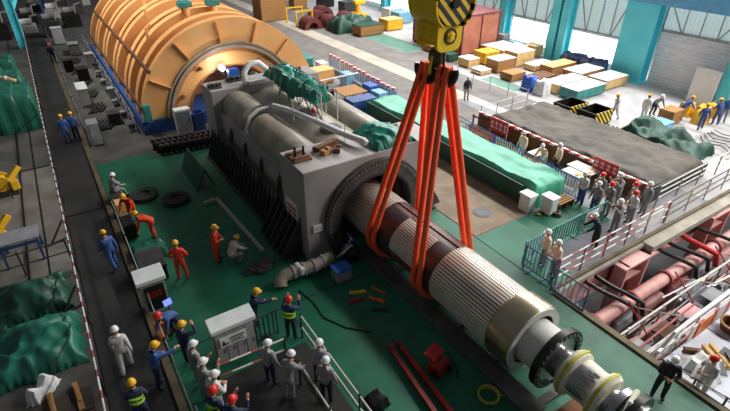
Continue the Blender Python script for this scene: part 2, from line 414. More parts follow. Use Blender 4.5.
struct('column_web', MB().b2(37.72, 37.8, 20.6, 21.3, 0, 8), 'turquoise', smooth=0)
struct('beam_crane_rail', MB().b2(37.2, 38.5, 4, 70, 5.75, 6.9).b2(37.0, 38.6, 4, 70, 6.9, 7.0), 'turquoise_beam', smooth=0)
struct('trim_crane_rail', MB().b2(37.6, 37.75, 4, 70, 7.0, 7.15), 'steel', smooth=0)
struct('wall_white_panel', MB().b2(37.0, 37.1, 14.0, 15.6, 0, 2.4), 'white', smooth=0)
for n, (x, y) in enumerate([(-1.7, 57.8), (-4.2, 66), (1.3, 76)], 11):
    mb = MB(); mb.b2(x-.35, x-.25, y-.3, y+.3, 0, 8); mb.b2(x+.25, x+.35, y-.3, y+.3, 0, 8); mb.b2(x-.25, x+.25, y-.05, y+.05, 0, 8)
    mb.beam((x, y, 3.2), (x+2.6, y+1.0, 7.6), .3, .3)
    struct('column_%d' % n, mb, 'blue_steel' if n > 11 else 'turquoise', smooth=0)

# ------------------------------------------------------------------ generator stator
AX, AZ = 9.35, 1.35
g = thing('generator_stator', (AX, 19.7, 0), 'long grey generator stator whose open bore the rotor slides into', 'generator')
def block_poly(hole):
    p = [(6.3, 0), (6.3, 3.9), (12.4, 3.9), (12.4, 0)]
    if hole:
        a0 = math.asin(-AZ/2.2)
        for i in range(41):
            a = a0+(math.pi-2*a0)*i/40
            p.append((AX+2.2*math.cos(a), max(0, AZ+2.2*math.sin(a))))
    return p
MB().prism(block_poly(True), 13.8, 15.8).build('end_block', 'stator_grey', g, smooth=0, bevel=.03)
MB().prism(block_poly(False), 24.0, 25.6).build('end_block', 'stator_grey', g, smooth=0, bevel=.03)
bf = MB().arc(AX, AZ, 1.72, 2.32, 13.62, 13.95, -35, 215, 64).build('bore_flange', 'flange_grey', g)
mb = MB()
for i in range(56):
    a = R(-32+244*i/55)
    MB().cyl((AX+2.16*math.cos(a), 13.55, AZ+2.16*math.sin(a)), (AX+2.16*math.cos(a), 13.64, AZ+2.16*math.sin(a)), .045, 6).build('bolt', 'steel', bf)
MB().arc(AX, AZ, 1.66, 1.74, 13.6, 24, -48, 228, 48).build('bore_liner', 'bore_dark', g)
MB().arc(AX, AZ, 1.4, 1.5, 14.2, 14.4, -48, 228, 48).arc(AX, AZ, 1.5, 1.66, 14.3, 14.35, -48, 228, 48).build('air_gap_ring', 'stator_dark', g)
MB().arc(AX, AZ, 1.7, 2.3, 15.8, 24.0, 15, 165, 48).build('casing', 'barrel', g)
for s in (-1, 1):
    cx = AX+s*1.78
    for y0, y1 in ((15.78, 20.3), (21.3, 24.02)):
        MB().lathe((cx, 0, 2.95), [(y0, .78), (y0+.05, .84), (y1-.25, .84), (y1, .76)], 'Y', 32).build('cooler_barrel', 'barrel', g)
    sx = AX+s*2.75
    MB().b2(min(sx, sx-s*.5), max(sx, sx-s*.5), 15.8, 24, 0, 2.75).build('side_wall', 'stator_grey', g, smooth=0)
    # sloping dark ribs of the foot
    mb = MB()
    for i in range(26):
        y = 14.3+i*.42; xo = AX+s*3.05
        mb.prism([(xo, .12), (xo+s*(.95 if i < 6 else .5), .12), (xo+s*(.82 if i < 6 else .4), .4), (xo, 1.75)], y, y+.07)
    mb.build('foot_ribs', 'stator_dark', g, smooth=0)
    MB().b2(min(AX+s*3.05, AX+s*3.6), max(AX+s*3.05, AX+s*3.6), 14.1, 25, .02, .12).build('foot_plate', 'stator_dark', g, smooth=0)
    MB().b2(min(AX+s*2.9, AX+s*3.06), max(AX+s*2.9, AX+s*3.06), 15.9, 24, 1.72, 1.86).build('foot_rail', 'stator_dark', g, smooth=0)
for y in (16.7, 18.6, 20.5, 22.4):
    MB().tube([(6.45, y, .2), (6.42, y, 1.4), (6.55, y, 2.3), (6.95, y, 2.75)], .09, 8).build('side_pipe', 'stator_dark', g)
MB().tube([(6.95, 20.75, 2.3), (6.78, 20.75, 2.9), (7.0, 20.75, 3.5), (7.5, 20.75, 3.78), (8.0, 20.75, 3.78)], .09, 8).build('barrel_strap', 'white', g)
MB().b2(6.24, 6.3, 14.5, 15.45, 1.55, 2.2).build('notice_plate', 'white', g, smooth=0)
mb = MB()
for i in range(5):
    for j in range(2):
        z = 1.96-.22*j; y = 15.3-i*.17
        mb.b2(6.215, 6.24, y-.11, y, z-.01, z+.03).b2(6.215, 6.24, y-.07, y-.04, z-.07, z+.1)
mb.build('notice_lettering', 'red', g, smooth=0)
MB().b2(6.55, 6.95, 13.74, 13.8, 1.3, 1.6).build('name_plate', 'white', g, smooth=0)
MB().b2(6.62, 6.88, 13.725, 13.74, 1.4, 1.44).b2(6.62, 6.82, 13.725, 13.74, 1.5, 1.53).build('name_plate_lines', 'grey_paint', g, smooth=0)
for y in (17.2, 19.4):
    MB().lathe((AX, y, 3.55), [(0, .5), (.18, .5), (.18, .4), (.24, .4), (.24, 0)], 'Z', 24).build('top_flange', 'flange_grey', g)

# ------------------------------------------------------------------ rotor hanging in the slings
ro = thing('turbine_generator_rotor', (AX, 9.5, AZ), 'long striped steel generator rotor hanging in orange slings', 'rotor')
MB().lathe((AX, 0, AZ), [(6.45, .96), (20, .96)], 'Y', 64).build('rotor_body', 'rotor_brown', ro)
def toothed(y0, y1, a0, a1, n, name, rin=.97, r0=.985, r1=1.035):
    """slots and teeth: a gear profile along the axis"""
    d = MB(); t = MB(); st = (a1-a0)/n
    d.arc(AX, AZ, rin, r0, y0, y1, a0, a1, n*2)
    for i in range(n):
        t.arc(AX, AZ, r0-.01, r1, y0, y1, a0+st*i, a0+st*(i+.66), 2)
    return d.build(name, 'rotor_slot', ro), t
d, t = toothed(12.45, 19.5, -180, 180, 60, 'slot_section'); t.build('slot_teeth', 'rotor_teeth', d)
d, t = toothed(6.5, 9.05, -180, 180, 60, 'slot_section'); t.build('slot_teeth', 'rotor_teeth', d)
d, t = toothed(9.75, 11.35, 98, 178, 15, 'pole_window'); t.build('slot_teeth', 'rotor_teeth', d)
for y0, y1 in ((11.4, 12.42), (9.07, 9.7)):
    MB().arc(AX, AZ, .95, 1.0, y0, y1, 95, 275, 36).build('pole_band', 'rotor_dark', ro)
MB().arc(AX, AZ, .95, 1.012, 9.1, 12.42, 50, 78, 10).build('pole_face', 'rotor_brown', ro)
MB().arc(AX, AZ, .95, 1.03, 10.9, 11.5, 30, 48, 8).arc(AX, AZ, .95, 1.03, 9.3, 10.4, 28, 46, 8).build('pole_shine', 'steel_white', ro)  # white patches put the shine of the rotor's far side into the colour
rr = MB().lathe((AX, 0, AZ), [(6.5, 1.04), (6.42, 1.11), (5.7, 1.11), (5.63, 1.07), (5.63, .82), (5.95, .8), (5.95, 0)], 'Y', 72).build('retaining_ring', 'ring_steel', ro)
MB().ring((AX, 0, AZ), .83, 1.06, 5.59, 5.64, 'Y', 64).build('ring_end_face', 'steel_white', rr)
MB().lathe((AX, 0, AZ), [(5.95, .7), (5.0, .7), (4.95, .62), (4.95, 0)], 'Y', 56).build('hub_sleeve', 'steel_white', ro)
fr = MB().ring((AX, 0, AZ), .74, .96, 4.72, 4.92, 'Y', 64)
fan = fr.build('fan_hub_ring', 'gunmetal', ro)
mb = MB()
for i in range(28):
    a = 2*math.pi*i/28
    mb.cyl((AX+.85*math.cos(a), 4.69, AZ+.85*math.sin(a)), (AX+.85*math.cos(a), 4.73, AZ+.85*math.sin(a)), .04, 8)
mb.build('ring_hole', 'steel', fan)
MB().ring((AX, 0, AZ), .4, .75, 4.77, 4.86, 'Y', 48).build('fan_hub_web', 'steel', ro)
MB().lathe((AX, 0, AZ), [(4.92, .46), (4.32, .46), (4.27, .4), (1.92, .4), (1.92, 0)], 'Y', 40).build('shaft', 'steel', ro)
MB().lathe((AX, 0, AZ), [(4.44, .42), (4.42, .6), (4.32, .68), (4.14, .66), (4.08, .56), (3.62, .53), (3.5, .56), (3.46, .66), (3.32, .69), (3.22, .6), (3.2, .42)], 'Y', 40).build('white_wrapping', 'wrap_white', ro)
for y in (4.24, 3.36):
    MB().ring((AX, 0, AZ), .6, .705, y-.04, y+.04, 'Y', 40).build('lashing', 'wrap_yellow', ro)
mb = MB()
for i in range(22):
    a = R(95+i*4.2); y = 3.67+.35*((i*7) % 5)/5
    mb.box((AX+.55*math.cos(a), y+.08, AZ+.55*math.sin(a)), (.05, .35, .05), ry=-a)
mb.build('bubble_sheet', 'steel', ro)
MB().lathe((AX, 0, AZ), [(3.1, .42), (3.02, .6), (2.85, .6), (2.8, .44), (2.6, .44), (2.5, .52), (2.4, .52), (2.35, 0)], 'Y', 32).build('shaft_seal', 'steel', ro)
MB().ring((AX, 0, AZ), .3, .72, 2.5, 2.68, 'Y', 40).build('coupling_flange', 'gunmetal', ro)
MB().tube([(AX-.55, 2.6, 1.7), (AX-.2, 2.7, 2.0), (AX+.25, 2.8, 1.98), (AX+.6, 2.9, 1.6)], .07, 8).build('terminal_lead', 'wrap_white', ro)

sk = thing('rotor_skid', (AX, 8, .02), 'long low dark skid track lying under the rotor', 'skid')
for s in (-1, 1):
    MB().b2(*((8.15, 8.8) if s < 0 else (9.95, 10.5)), 4.4, 13.5, .02, .15).build('rail', 'rail_grey', sk, smooth=0, bevel=.02)
for y in (4.6, 6.4, 8.1, 10.6, 11.5): MB().b2(8.8, 9.95, y-.12, y+.12, .02, .1).build('cross_tie', 'stator_dark', sk, smooth=0)
st = thing('shaft_trolley', (AX, 3.2, .05), 'brown plate trolley standing under the white wrapped shaft end', 'trolley')
MB().b2(8.3, 10.5, 2.2, 4.1, .22, .36).build('platform', 'wood_brown', st, smooth=0, bevel=.02)
MB().b2(8.35, 8.75, 2.3, 4.05, .36, .42).build('pale_board', 'wood_pale', st, smooth=0)
for x in (8.6, 10.2):
    for y in (2.5, 3.6): MB().cyl((x-.06, y, .14), (x+.06, y, .14), .12, 14).build('wheel', 'rubber', st)
for s in (-1, 1): MB().prism([(AX+s*.2, .36), (AX+s*.75, .36), (AX+s*.62, .9)], 3.3, 3.5).build('cradle', 'stator_dark', st, smooth=0)

# ------------------------------------------------------------------ hook block and slings
HX, HY = AX, 10.7
hb = thing('crane_hook_block', (HX, HY, 7.4), 'yellow crane hook block with striped sheave guard above the rotor', 'crane hook')
def plate_poly(hw, z0, z1, r):
    p = [(-hw, z1), (-hw, z0+r)]
    for i in range(1, 7): a = math.pi+math.pi/2*i/6; p.append((-hw+r+r*math.cos(a), z0+r+r*math.sin(a)))
    for i in range(0, 7): a = 1.5*math.pi+math.pi/2*i/6; p.append((hw-r+r*math.cos(a), z0+r+r*math.sin(a)))
    return p+[(hw, z1)]
for s, nm in ((-1, 'side_plate'), (1, 'side_plate')):
    MB().prism([(HX+a, b) for a, b in plate_poly(.44, 8.45, 9.3, .22)], HY+s*.4-.05, HY+s*.4+.05).build(nm, 'crane_yellow', hb, smooth=30, bevel=.015)
MB().b2(HX-.44, HX-.32, HY-.35, HY+.35, 8.75, 9.3).b2(HX+.32, HX+.44, HY-.35, HY+.35, 8.75, 9.3).b2(HX-.32, HX+.32, HY-.35, HY+.35, 8.6, 8.95).build('cheek_body', 'crane_yellow', hb, smooth=0, bevel=.02)
mb = MB()
for y in (-.2, .12): mb.b2(HX-.5, HX-.44, HY+y, HY+y+.08, 8.8, 9.28)
mb.b2(HX-.51, HX-.44, HY-.3, HY+.3, 9.1, 9.18)
mb.build('cheek_rib', 'crane_yellow', hb, smooth=0)
MB().lathe((HX, 0, 9.72), [(HY-.56, 0), (HY-.56, .56), (HY-.52, .6), (HY-.48, .6), (HY-.48, 0)], 'Y', 40).build('striped_cover', 'hazard', hb)
pn = MB().lathe((HX+.02, 0, 8.86), [(HY-.45, .16), (HY-.5, .15), (HY-.51, .09), (HY-.54, .085), (HY-.54, 0)], 'Y', 6).build('trunnion_pin', 'crane_yellow', hb, smooth=0)
MB().ring((HX+.02, 0, 8.86), .17, .22, HY-.47, HY-.44, 'Y', 24).build('pin_washer', 'gunmetal', pn)
for i in range(4):
    y = HY-.42+i*.28
    MB().lathe((HX, 0, 9.72), [(y-.07, .2), (y-.07, .62), (y-.03, .56), (y+.03, .56), (y+.07, .62), (y+.07, .2)], 'Y', 40).build('sheave', 'crane_yellow', hb)
MB().arc(HX, 9.72, .66, .7, HY-.6, HY+.6, -62, 10, 16).build('striped_guard', 'hazard', hb)
MB().arc(HX, 9.72, .64, .68, HY-.6, HY+.6, 170, 240, 16).build('sheave_guard', 'crane_yellow', hb)
MB().cyl((HX, HY-.62, 9.72), (HX, HY+.62, 9.72), .12, 16).build('sheave_axle', 'gunmetal', hb)
for i in range(4):
    for s in (-1, 1):
        MB().cyl((HX+s*.57, HY-.42+i*.28, 9.72), (HX+s*.57, HY-.42+i*.28, 19), .022, 6).build('wire_rope', 'rope', hb)
MB().lathe((HX, HY, 0), [(7.95, .17), (8.2, .19), (8.45, .19)], 'Z', 20).build('hook_shank', 'rotor_slot', hb)
MB().lathe((HX, HY, 0), [(8.08, .2), (8.12, .25), (8.36, .25), (8.4, .2)], 'Z', 16).build('shank_nut', 'kerb', hb)
hk = MB()
for s in (-1, 1):
    pts, rad = [], []
    for i in range(13):
        q = R(-8+i*17)
        pts.append((HX+s*.1*(1-math.cos(q)), HY-s*.3*(1-math.cos(q)), 7.86-.34*math.sin(q))); rad.append(.21-.009*i)
    hk.tube(pts, rad, 12)
hk.build('double_hook', 'gunmetal', hb)
MB().tube([(HX-.02, HY-.3, 8.55), (HX-.03, HY-.34, 8.0), (HX-.03, HY-.2, 7.55)], .035, 6).build('safety_latch', 'black', hb)
MB().tube([(HX-.28, HY-.1, 8.3), (HX-.34, HY-.1, 7.95), (HX-.3, HY-.06, 7.78)], .05, 6).build('latch_arm', 'yellow', hb)

def sling(y, hx, hy, hz, label, r=1.15, w=.1):
    pts = []
    dx, dz = AX-hx, hz-AZ; D = math.hypot(dx, dz)
    th = math.acos(r/D)
    # left tangent, round the bottom, right tangent
    base = math.atan2(hz-AZ, hx-AX); a0, a1 = base+th, base-th+2*math.pi
    for i in range(6): pts.append(None)
    pts = [(hx-.05, hy, hz+.16), (hx-.1, hy, hz)]
    n = 22
    for i in range(n+1):
        a = a0+(a1-a0)*i/n
        pts.append((AX+r*math.cos(a), y, AZ+r*math.sin(a)))
    pts += [(hx+.1, hy, hz), (hx+.05, hy, hz+.16)]
    mb = MB()
    # a round sling: soft sleeve, oval in section
    mb.tube(pts, w, 10, closed=True)
    return tag(mb.build('lifting_sling', 'sling_orange'), label, 'sling', 'orange round slings on the hook')
sling(12.5, HX-.1, HY+.42, 7.8, 'orange sling round the rotor farthest from the retaining ring')
sling(12.15, HX-.06, HY+.18, 7.8, 'orange sling second from the stator bore, beside the farthest sling')
sling(9.75, HX+.06, HY-.18, 7.8, 'orange sling third from the stator bore, round the near pole band')
sling(9.42, HX+.1, HY-.42, 7.8, 'orange sling nearest the polished retaining ring of the rotor')

# ------------------------------------------------------------------ low-pressure turbine
TX, TZ = 9.42, .4
tu = thing('steam_turbine_casing', (TX, 44, 0), 'huge orange ribbed half-round turbine casing on blue base', 'turbine')
MB().b2(3.55, 15.25, 29.9, 52.6, 0, .85).build('base_frame', 'turbine_blue', tu, smooth=0, bevel=.04)
MB().arc(TX, TZ, 4.6, 5.12, 30.2, 52.3, 6, 174, 72).build('shell', 'turbine_recess_shade', tu)
ribs = [30.05, 31.5, 33.9, 35.2, 38.3, 39.6, 42.9, 44.2, 47.2, 48.4, 51.5]
for i, y in enumerate(ribs):
    MB().arc(TX, TZ, 5.05, 5.74, y, y+(.7 if i else .5), 5, 175, 72).build('rib', 'turbine_orange', tu)
MB().arc(TX, TZ, 4.15, 5.73, 29.98, 30.4, 5, 175, 72).build('end_plate', 'turbine_orange', tu)
MB().arc(TX, TZ, 4.27, 4.37, 29.86, 30.05, 5, 175, 64).arc(TX, TZ, 4.0, 4.16, 29.82, 30.05, 5, 175, 64).build('seal_ring', 'barrel', tu)
MB().arc(TX, TZ, 3.95, 4.16, 29.95, 30.3, 5, 175, 64, r0b=3.6, r1b=4.16).build('seal_groove', 'turbine_recess_shade', tu)
MB().arc(TX, TZ, 2.9, 4.0, 30.15, 30.5, 5, 175, 64).build('cone_plate', 'turbine_orange', tu)
MB().arc(TX, TZ, 2.86, 2.96, 30.1, 33.2, 5, 175, 48, r0b=2.4, r1b=2.5).build('inner_cone', 'turbine_recess_shade', tu)
MB().prism([(TX+2.6*math.cos(R(a)), TZ+2.6*math.sin(R(a))) for a in range(0, 181, 6)], 33.1, 33.3).build('inner_bulkhead', 'turbine_recess_shade', tu)
for a in (22, 46, 70, 96, 124, 150):
    c, s = math.cos(R(a)), math.sin(R(a))
    MB().beam((TX+4.4*c, 29.85, TZ+4.4*s), (TX+5.62*c, 29.85, TZ+5.62*s), .06, .22, up=(0, 1, 0)).build('gusset', 'turbine_orange', tu, smooth=0)
for a in (25, 58, 122, 155):
    c, s = math.cos(R(a)), math.sin(R(a))
    MB().lathe((TX+3.5*c, 0, TZ+3.5*s), [(30.15, .13), (29.95, .13), (29.95, .08), (29.85, .08), (29.85, 0)], 'Y', 12).build('lifting_boss', 'wood', tu)
for a, w in ((146, .15), (168, .13)):
    c, s = math.cos(R(a)), math.sin(R(a))
    MB().beam((TX+5.78*c, 30.0, TZ+5.78*s), (TX+5.78*c, 52.2, TZ+5.78*s), w, w).build('joint_rail', 'turbine_rail', tu, smooth=0)
for x, y in ((8.2, 33.9), (9.9, 33.6)):
    v = MB().lathe((x, y, 5.5), [(0, .24), (.75, .24)], 'Z', 16).build('relief_stub', 'turbine_orange', tu)
    MB().box((x, y, 6.42), (.85, .6, .34)).box((x, y, 6.63), (.6, .4, .1)).build('valve_cap', 'teal', v, smooth=0, bevel=.04)
for x, y, z in ((6.3, 36.8, 5.35), (6.9, 40.3, 5.6), (5.6, 33.8, 4.75)):
    MB().tube([(x, y, z-.1), (x, y, z+.5), (x+.3, y, z+.75)], .1, 8).build('vent_pipe', 'turbine_orange', tu)
MB().b2(3.75, 4.15, 29.6, 29.9, .85, 1.9).build('gauge_box', 'teal', tu, smooth=0, bevel=.03)
pl = bpy.data.lights.new('work_lamp_light', 'POINT'); pl.energy = 110; pl.shadow_soft_size = .13; plo = bpy.data.objects.new('work_lamp_light', pl); COL.objects.link(plo); plo.location = (8.74, 29.25, 3.3)
wl = thing('work_lamp', (8.74, 29.6, 3.1), 'glaring white work lamp shining in the turbine opening', 'lamp')
MB().ball((8.74, 29.6, 3.3), .13).build('bulb', 'lamp_glow', wl)
MB().ring((8.74, 29.72, 3.3), .12, .22, -.0, .06, 'Y', 16).build('reflector', 'steel', wl)
MB().tube([(8.74, 29.74, 3.2), (8.74, 29.74, 1.0), (8.74, 29.5, .0)], .03, 6).build('pole', 'black', wl)
tag(MB().b2(8.75, 9.35, 28.4, 28.9, 3.05, 3.45).b2(8.8, 9.3, 28.45, 28.85, 3.45, 3.5).b2(8.9, 9.2, 28.5, 28.8, 0, 3.05).build('junction_box', 'blue_bright', None, smooth=0), 'bright blue junction box on a post in front of the turbine opening', 'junction box')
# ------------------------------------------------------------------ people
def V(*a): return Vector(a)
POSE = {
 'stand': dict(lean=2, arms=[(V(-.28, .02, -1), V(-.1, .35, -1)), (V(.28, -.02, -1), V(.1, .4, -1))], legs=[(V(-.06, .05, -1), V(0, -.04, -1)), (V(.06, .03, -1), V(0, -.05, -1))]),
 'walk': dict(lean=5, arms=[(V(-.22, .3, -1), V(-.05, .5, -1)), (V(.22, -.35, -1), V(.1, .05, -1))], legs=[(V(-.05, -.25, -1), V(0, -.5, -1)), (V(.05, .42, -1), V(0, -.08, -1))]),
 'hips': dict(lean=0, arms=[(V(-.75, -.15, -1), V(.75, .35, -.4)), (V(.75, -.15, -1), V(-.75, .35, -.4))], legs=[(V(-.12, .03, -1), V(-.04, -.03, -1)), (V(.12, .03, -1), V(.04, -.03, -1))]),
 'photo': dict(lean=3, arms=[(V(-.35, .75, -.45), V(.3, .6, .9)), (V(.35, .75, -.45), V(-.3, .6, .9))], legs=[(V(-.08, .05, -1), V(0, -.04, -1)), (V(.08, .0, -1), V(0, -.04, -1))]),
 'reach': dict(lean=12, arms=[(V(-.3, .35, -.9), V(.1, .8, -.5)), (V(.2, .9, -.15), V(0, 1, .1))], legs=[(V(-.08, .2, -1), V(0, -.1, -1)), (V(.08, -.1, -1), V(0, -.2, -1))]),
 'salute': dict(lean=2, arms=[(V(-.25, .1, -1), V(.1, .6, -.8)), (V(.6, .5, .15), V(-.7, .3, .7))], legs=[(V(-.07, .04, -1), V(0, -.04, -1)), (V(.07, .02, -1), V(0, -.04, -1))]),
 'folded': dict(lean=4, arms=[(V(-.3, .25, -1), V(.7, .75, -.05)), (V(.3, .25, -1), V(-.7, .75, .05))], legs=[(V(-.08, .04, -1), V(0, -.04, -1)), (V(.08, .02, -1), V(0, -.04, -1))]),
 'rail': dict(lean=22, arms=[(V(-.25, .6, -.8), V(.05, .75, -.5)), (V(.25, .6, -.8), V(-.05, .75, -.5))], legs=[(V(-.07, -.05, -1), V(0, -.1, -1)), (V(.07, .1, -1), V(0, -.1, -1))]),
 'bend': dict(lean=72, look=-25, arms=[(V(-.1, .35, -1), V(.05, .3, -1)), (V(.1, .4, -1), V(-.05, .35, -1))], legs=[(V(-.1, .15, -1), V(0, -.25, -1)), (V(.1, .3, -1), V(0, -.3, -1))]),
 'stoop': dict(lean=45, look=-10, arms=[(V(-.2, .5, -.9), V(.1, .7, -.7)), (V(.2, .5, -.9), V(-.1, .7, -.7))], legs=[(V(-.08, .2, -1), V(0, -.25, -1)), (V(.08, .1, -1), V(0, -.25, -1))]),
 'squat': dict(lean=30, arms=[(V(-.2, .75, -.65), V(.2, .8, -.5)), (V(.2, .75, -.65), V(-.2, .8, -.5))], legs=[(V(-.3, .95, .12), V(.05, -.55, -1)), (V(.3, .95, .05), V(-.05, -.5, -1))]),
 'sit': dict(lean=10, arms=[(V(-.25, .5, -.85), V(.1, .9, -.3)), (V(.25, .5, -.85), V(-.1, .9, -.3))], legs=[(V(-.18, .97, -.12), V(0, .05, -1)), (V(.18, .97, -.12), V(0, .18, -1))]),
}
def body_tree(ps):
    P = POSE[ps]; L = R(P['lean']); t = V(0, math.sin(L), math.cos(L)); fw = V(0, math.cos(L), -math.sin(L))
    pv = V(0, 0, 0); co, rad, ed, kind = [], [], [], []
    def add(p, r, par=None, k='top'):
        co.append(p); rad.append(r)
        if par is not None: ed.append((par, len(co)-1)); kind.append(k)
        return len(co)-1
    p0 = add(pv, .145); p1 = add(t*.2, .14, p0); p2 = add(t*.38+fw*.01, .16, p1); p3 = add(t*.5, .085, p2)
    hl = R(P['lean']*.55+P.get('look', 6)); hu = V(0, math.sin(hl), math.cos(hl)); hf = V(0, math.cos(hl), -math.sin(hl))
    nk = t*.5+hu*.07; p4 = add(nk, .055, p3, 'skin'); hc = nk+hu*.13+hf*.025
    p5 = add(hc-hu*.055+hf*.01, .078, p4, 'skin'); p6 = add(hc+hu*.05, .088, p5, 'skin')
    hands = []
    for s, (u, f) in zip((-1, 1), P['arms']):
        u = u.normalized(); f = f.normalized()
        sh = t*.44+V(s*.185, 0, 0); a = add(sh, .085, p2); el = sh+u*.29; b = add(el, .058, a); wr = el+f*.25; c = add(wr, .042, b)
        add(wr+f*.05, .036, c, 'skin'); hands.append((wr, f, s))
    ank = []
    for s, (th, sn) in zip((-1, 1), P['legs']):
        th = th.normalized(); sn = sn.normalized(); hp = V(s*.095, 0, -.05)
        a = add(hp, .105, p0, 'bottom'); kn = hp+th*.42; b = add(kn, .075, a, 'bottom'); an = kn+sn*.41; c = add(an, .058, b, 'bottom')
        add(an+V(s*.03, .15, -.045), .045, c, 'boots'); ank.append(an)
    base = min(a.z for a in ank)-.085
    sh_ = V(0, 0, -base)
    return [p+sh_ for p in co], rad, ed, kind, (hc+sh_, hu, hf), [(w+sh_, f, s) for w, f, s in hands], pv+sh_
_cache = {}
def body_mesh(ps):
    if ps in _cache: return _cache[ps]
    co, rad, ed, kind, head, hands, pv = body_tree(ps)
    me = bpy.data.meshes.new('skel'); me.from_pydata(co, ed, [])
    o = bpy.data.objects.new('skel', me); COL.objects.link(o)
    o.modifiers.new('s', 'SKIN'); sub = o.modifiers.new('u', 'SUBSURF'); sub.levels = 1
    for i, sv in enumerate(me.skin_vertices[0].data):
        sv.radius = (rad[i]*1.12, rad[i]*1.12); sv.use_root = (i == 0)
    dg = bpy.context.evaluated_depsgraph_get(); dg.update()
    ev = o.evaluated_get(dg); em = ev.to_mesh()
    vs = [v.co.copy() for v in em.vertices]; fs = [tuple(p.vertices) for p in em.polygons]; ev.to_mesh_clear()
    bpy.data.objects.remove(o)
    mb = MB(); ix = {'top': 0, 'bottom': 1, 'boots': 2, 'skin': 3}
    for f in fs:
        c = sum((vs[i] for i in f), V(0, 0, 0))/len(f); best, bk = 9, 'top'
        for (a, b), k in zip(ed, kind):
            A, B = co[a], co[b]; d = B-A; q = max(0, min(1, (c-A).dot(d)/max(d.length_squared, 1e-9)))
            e = (c-A-d*q).length-(rad[a]*(1-q)+rad[b]*q)
            if e < best: best, bk = e, k
        if bk == 'bottom' and c.z < .1 and ps != 'x': bk = 'boots'
        mb.f.append(f); mb.m.append(ix[bk])
    mb.v = [tuple(v) for v in vs]
    hc, hu, hf = head; hx = V(1, 0, 0)
    fr = Matrix((hx, hf, hu)).transposed()
    mb.ball(hc+hf*.098-hu*.01, (.016, .02, .024), 6, 4, 3, fr)
    for s in (-1, 1):
        mb.ball(hc+hf*.084+hx*s*.034+hu*.018, (.013, .008, .009), 6, 4, 4, fr)
        mb.ball(hc+hx*s*.095+hf*.0, (.012, .022, .032), 6, 4, 3, fr)
    mb.ball(hc+hf*.084-hu*.055, (.026, .01, .007), 6, 4, 5, fr)
    for w, f, s in hands:
        side = f.cross(V(0, 0, 1)); side = side.normalized() if side.length > .1 else V(0, 1, 0)
        nrm = side.cross(f).normalized()
        pr = Matrix((side, nrm, f)).transposed()
        mb.ball(w+f*.065, (.042, .02, .05), 8, 5, 6, pr)
        for k, ln in enumerate((.062, .074, .07, .055)):
            o_ = w+f*.1+side*(-.03+.02*k)
            mb.tube([o_-f*.02, o_+f*ln*.5-nrm*.006, o_+f*ln*.8-nrm*.026, o_+f*ln*.9-nrm*.045], [.01, .0095, .009, .007], 5, 6)
        o_ = w+f*.04-side*s*.036
        mb.tube([o_, o_-side*s*.022+f*.025, o_-side*s*.024+f*.055-nrm*.012], [.012, .011, .009], 5, 6)
    _cache[ps] = (mb, head, pv); return _cache[ps]
HELMET = {'yellow': 'helmet_yellow', 'white': 'helmet_white', 'red': 'helmet_red'}
defm('helmet_yellow', (244, 186, 36), .35); defm('helmet_white', (238, 238, 236), .35); defm('helmet_red', (226, 52, 34), .35)
defm('cl_orange', (226, 66, 34), .8, rgb2=(196, 48, 24), scale=6); defm('cl_blue', (66, 104, 168), .8, rgb2=(52, 84, 142), scale=6)
defm('cl_grey', (150, 148, 148), .8, rgb2=(122, 120, 120), scale=6); defm('cl_navy', (40, 56, 84), .8, rgb2=(28, 40, 62), scale=6)
defm('cl_white', (212, 210, 206), .8, rgb2=(190, 188, 184), scale=6); defm('cl_black', (38, 40, 48), .8, rgb2=(26, 28, 34), scale=6)
defm('cl_peach', (240, 222, 206), .8, rgb2=(228, 190, 160), scale=6); defm('cl_denim', (64, 92, 146), .8, rgb2=(48, 72, 120), scale=6)
defm('hi_vis', (176, 226, 60), .6)
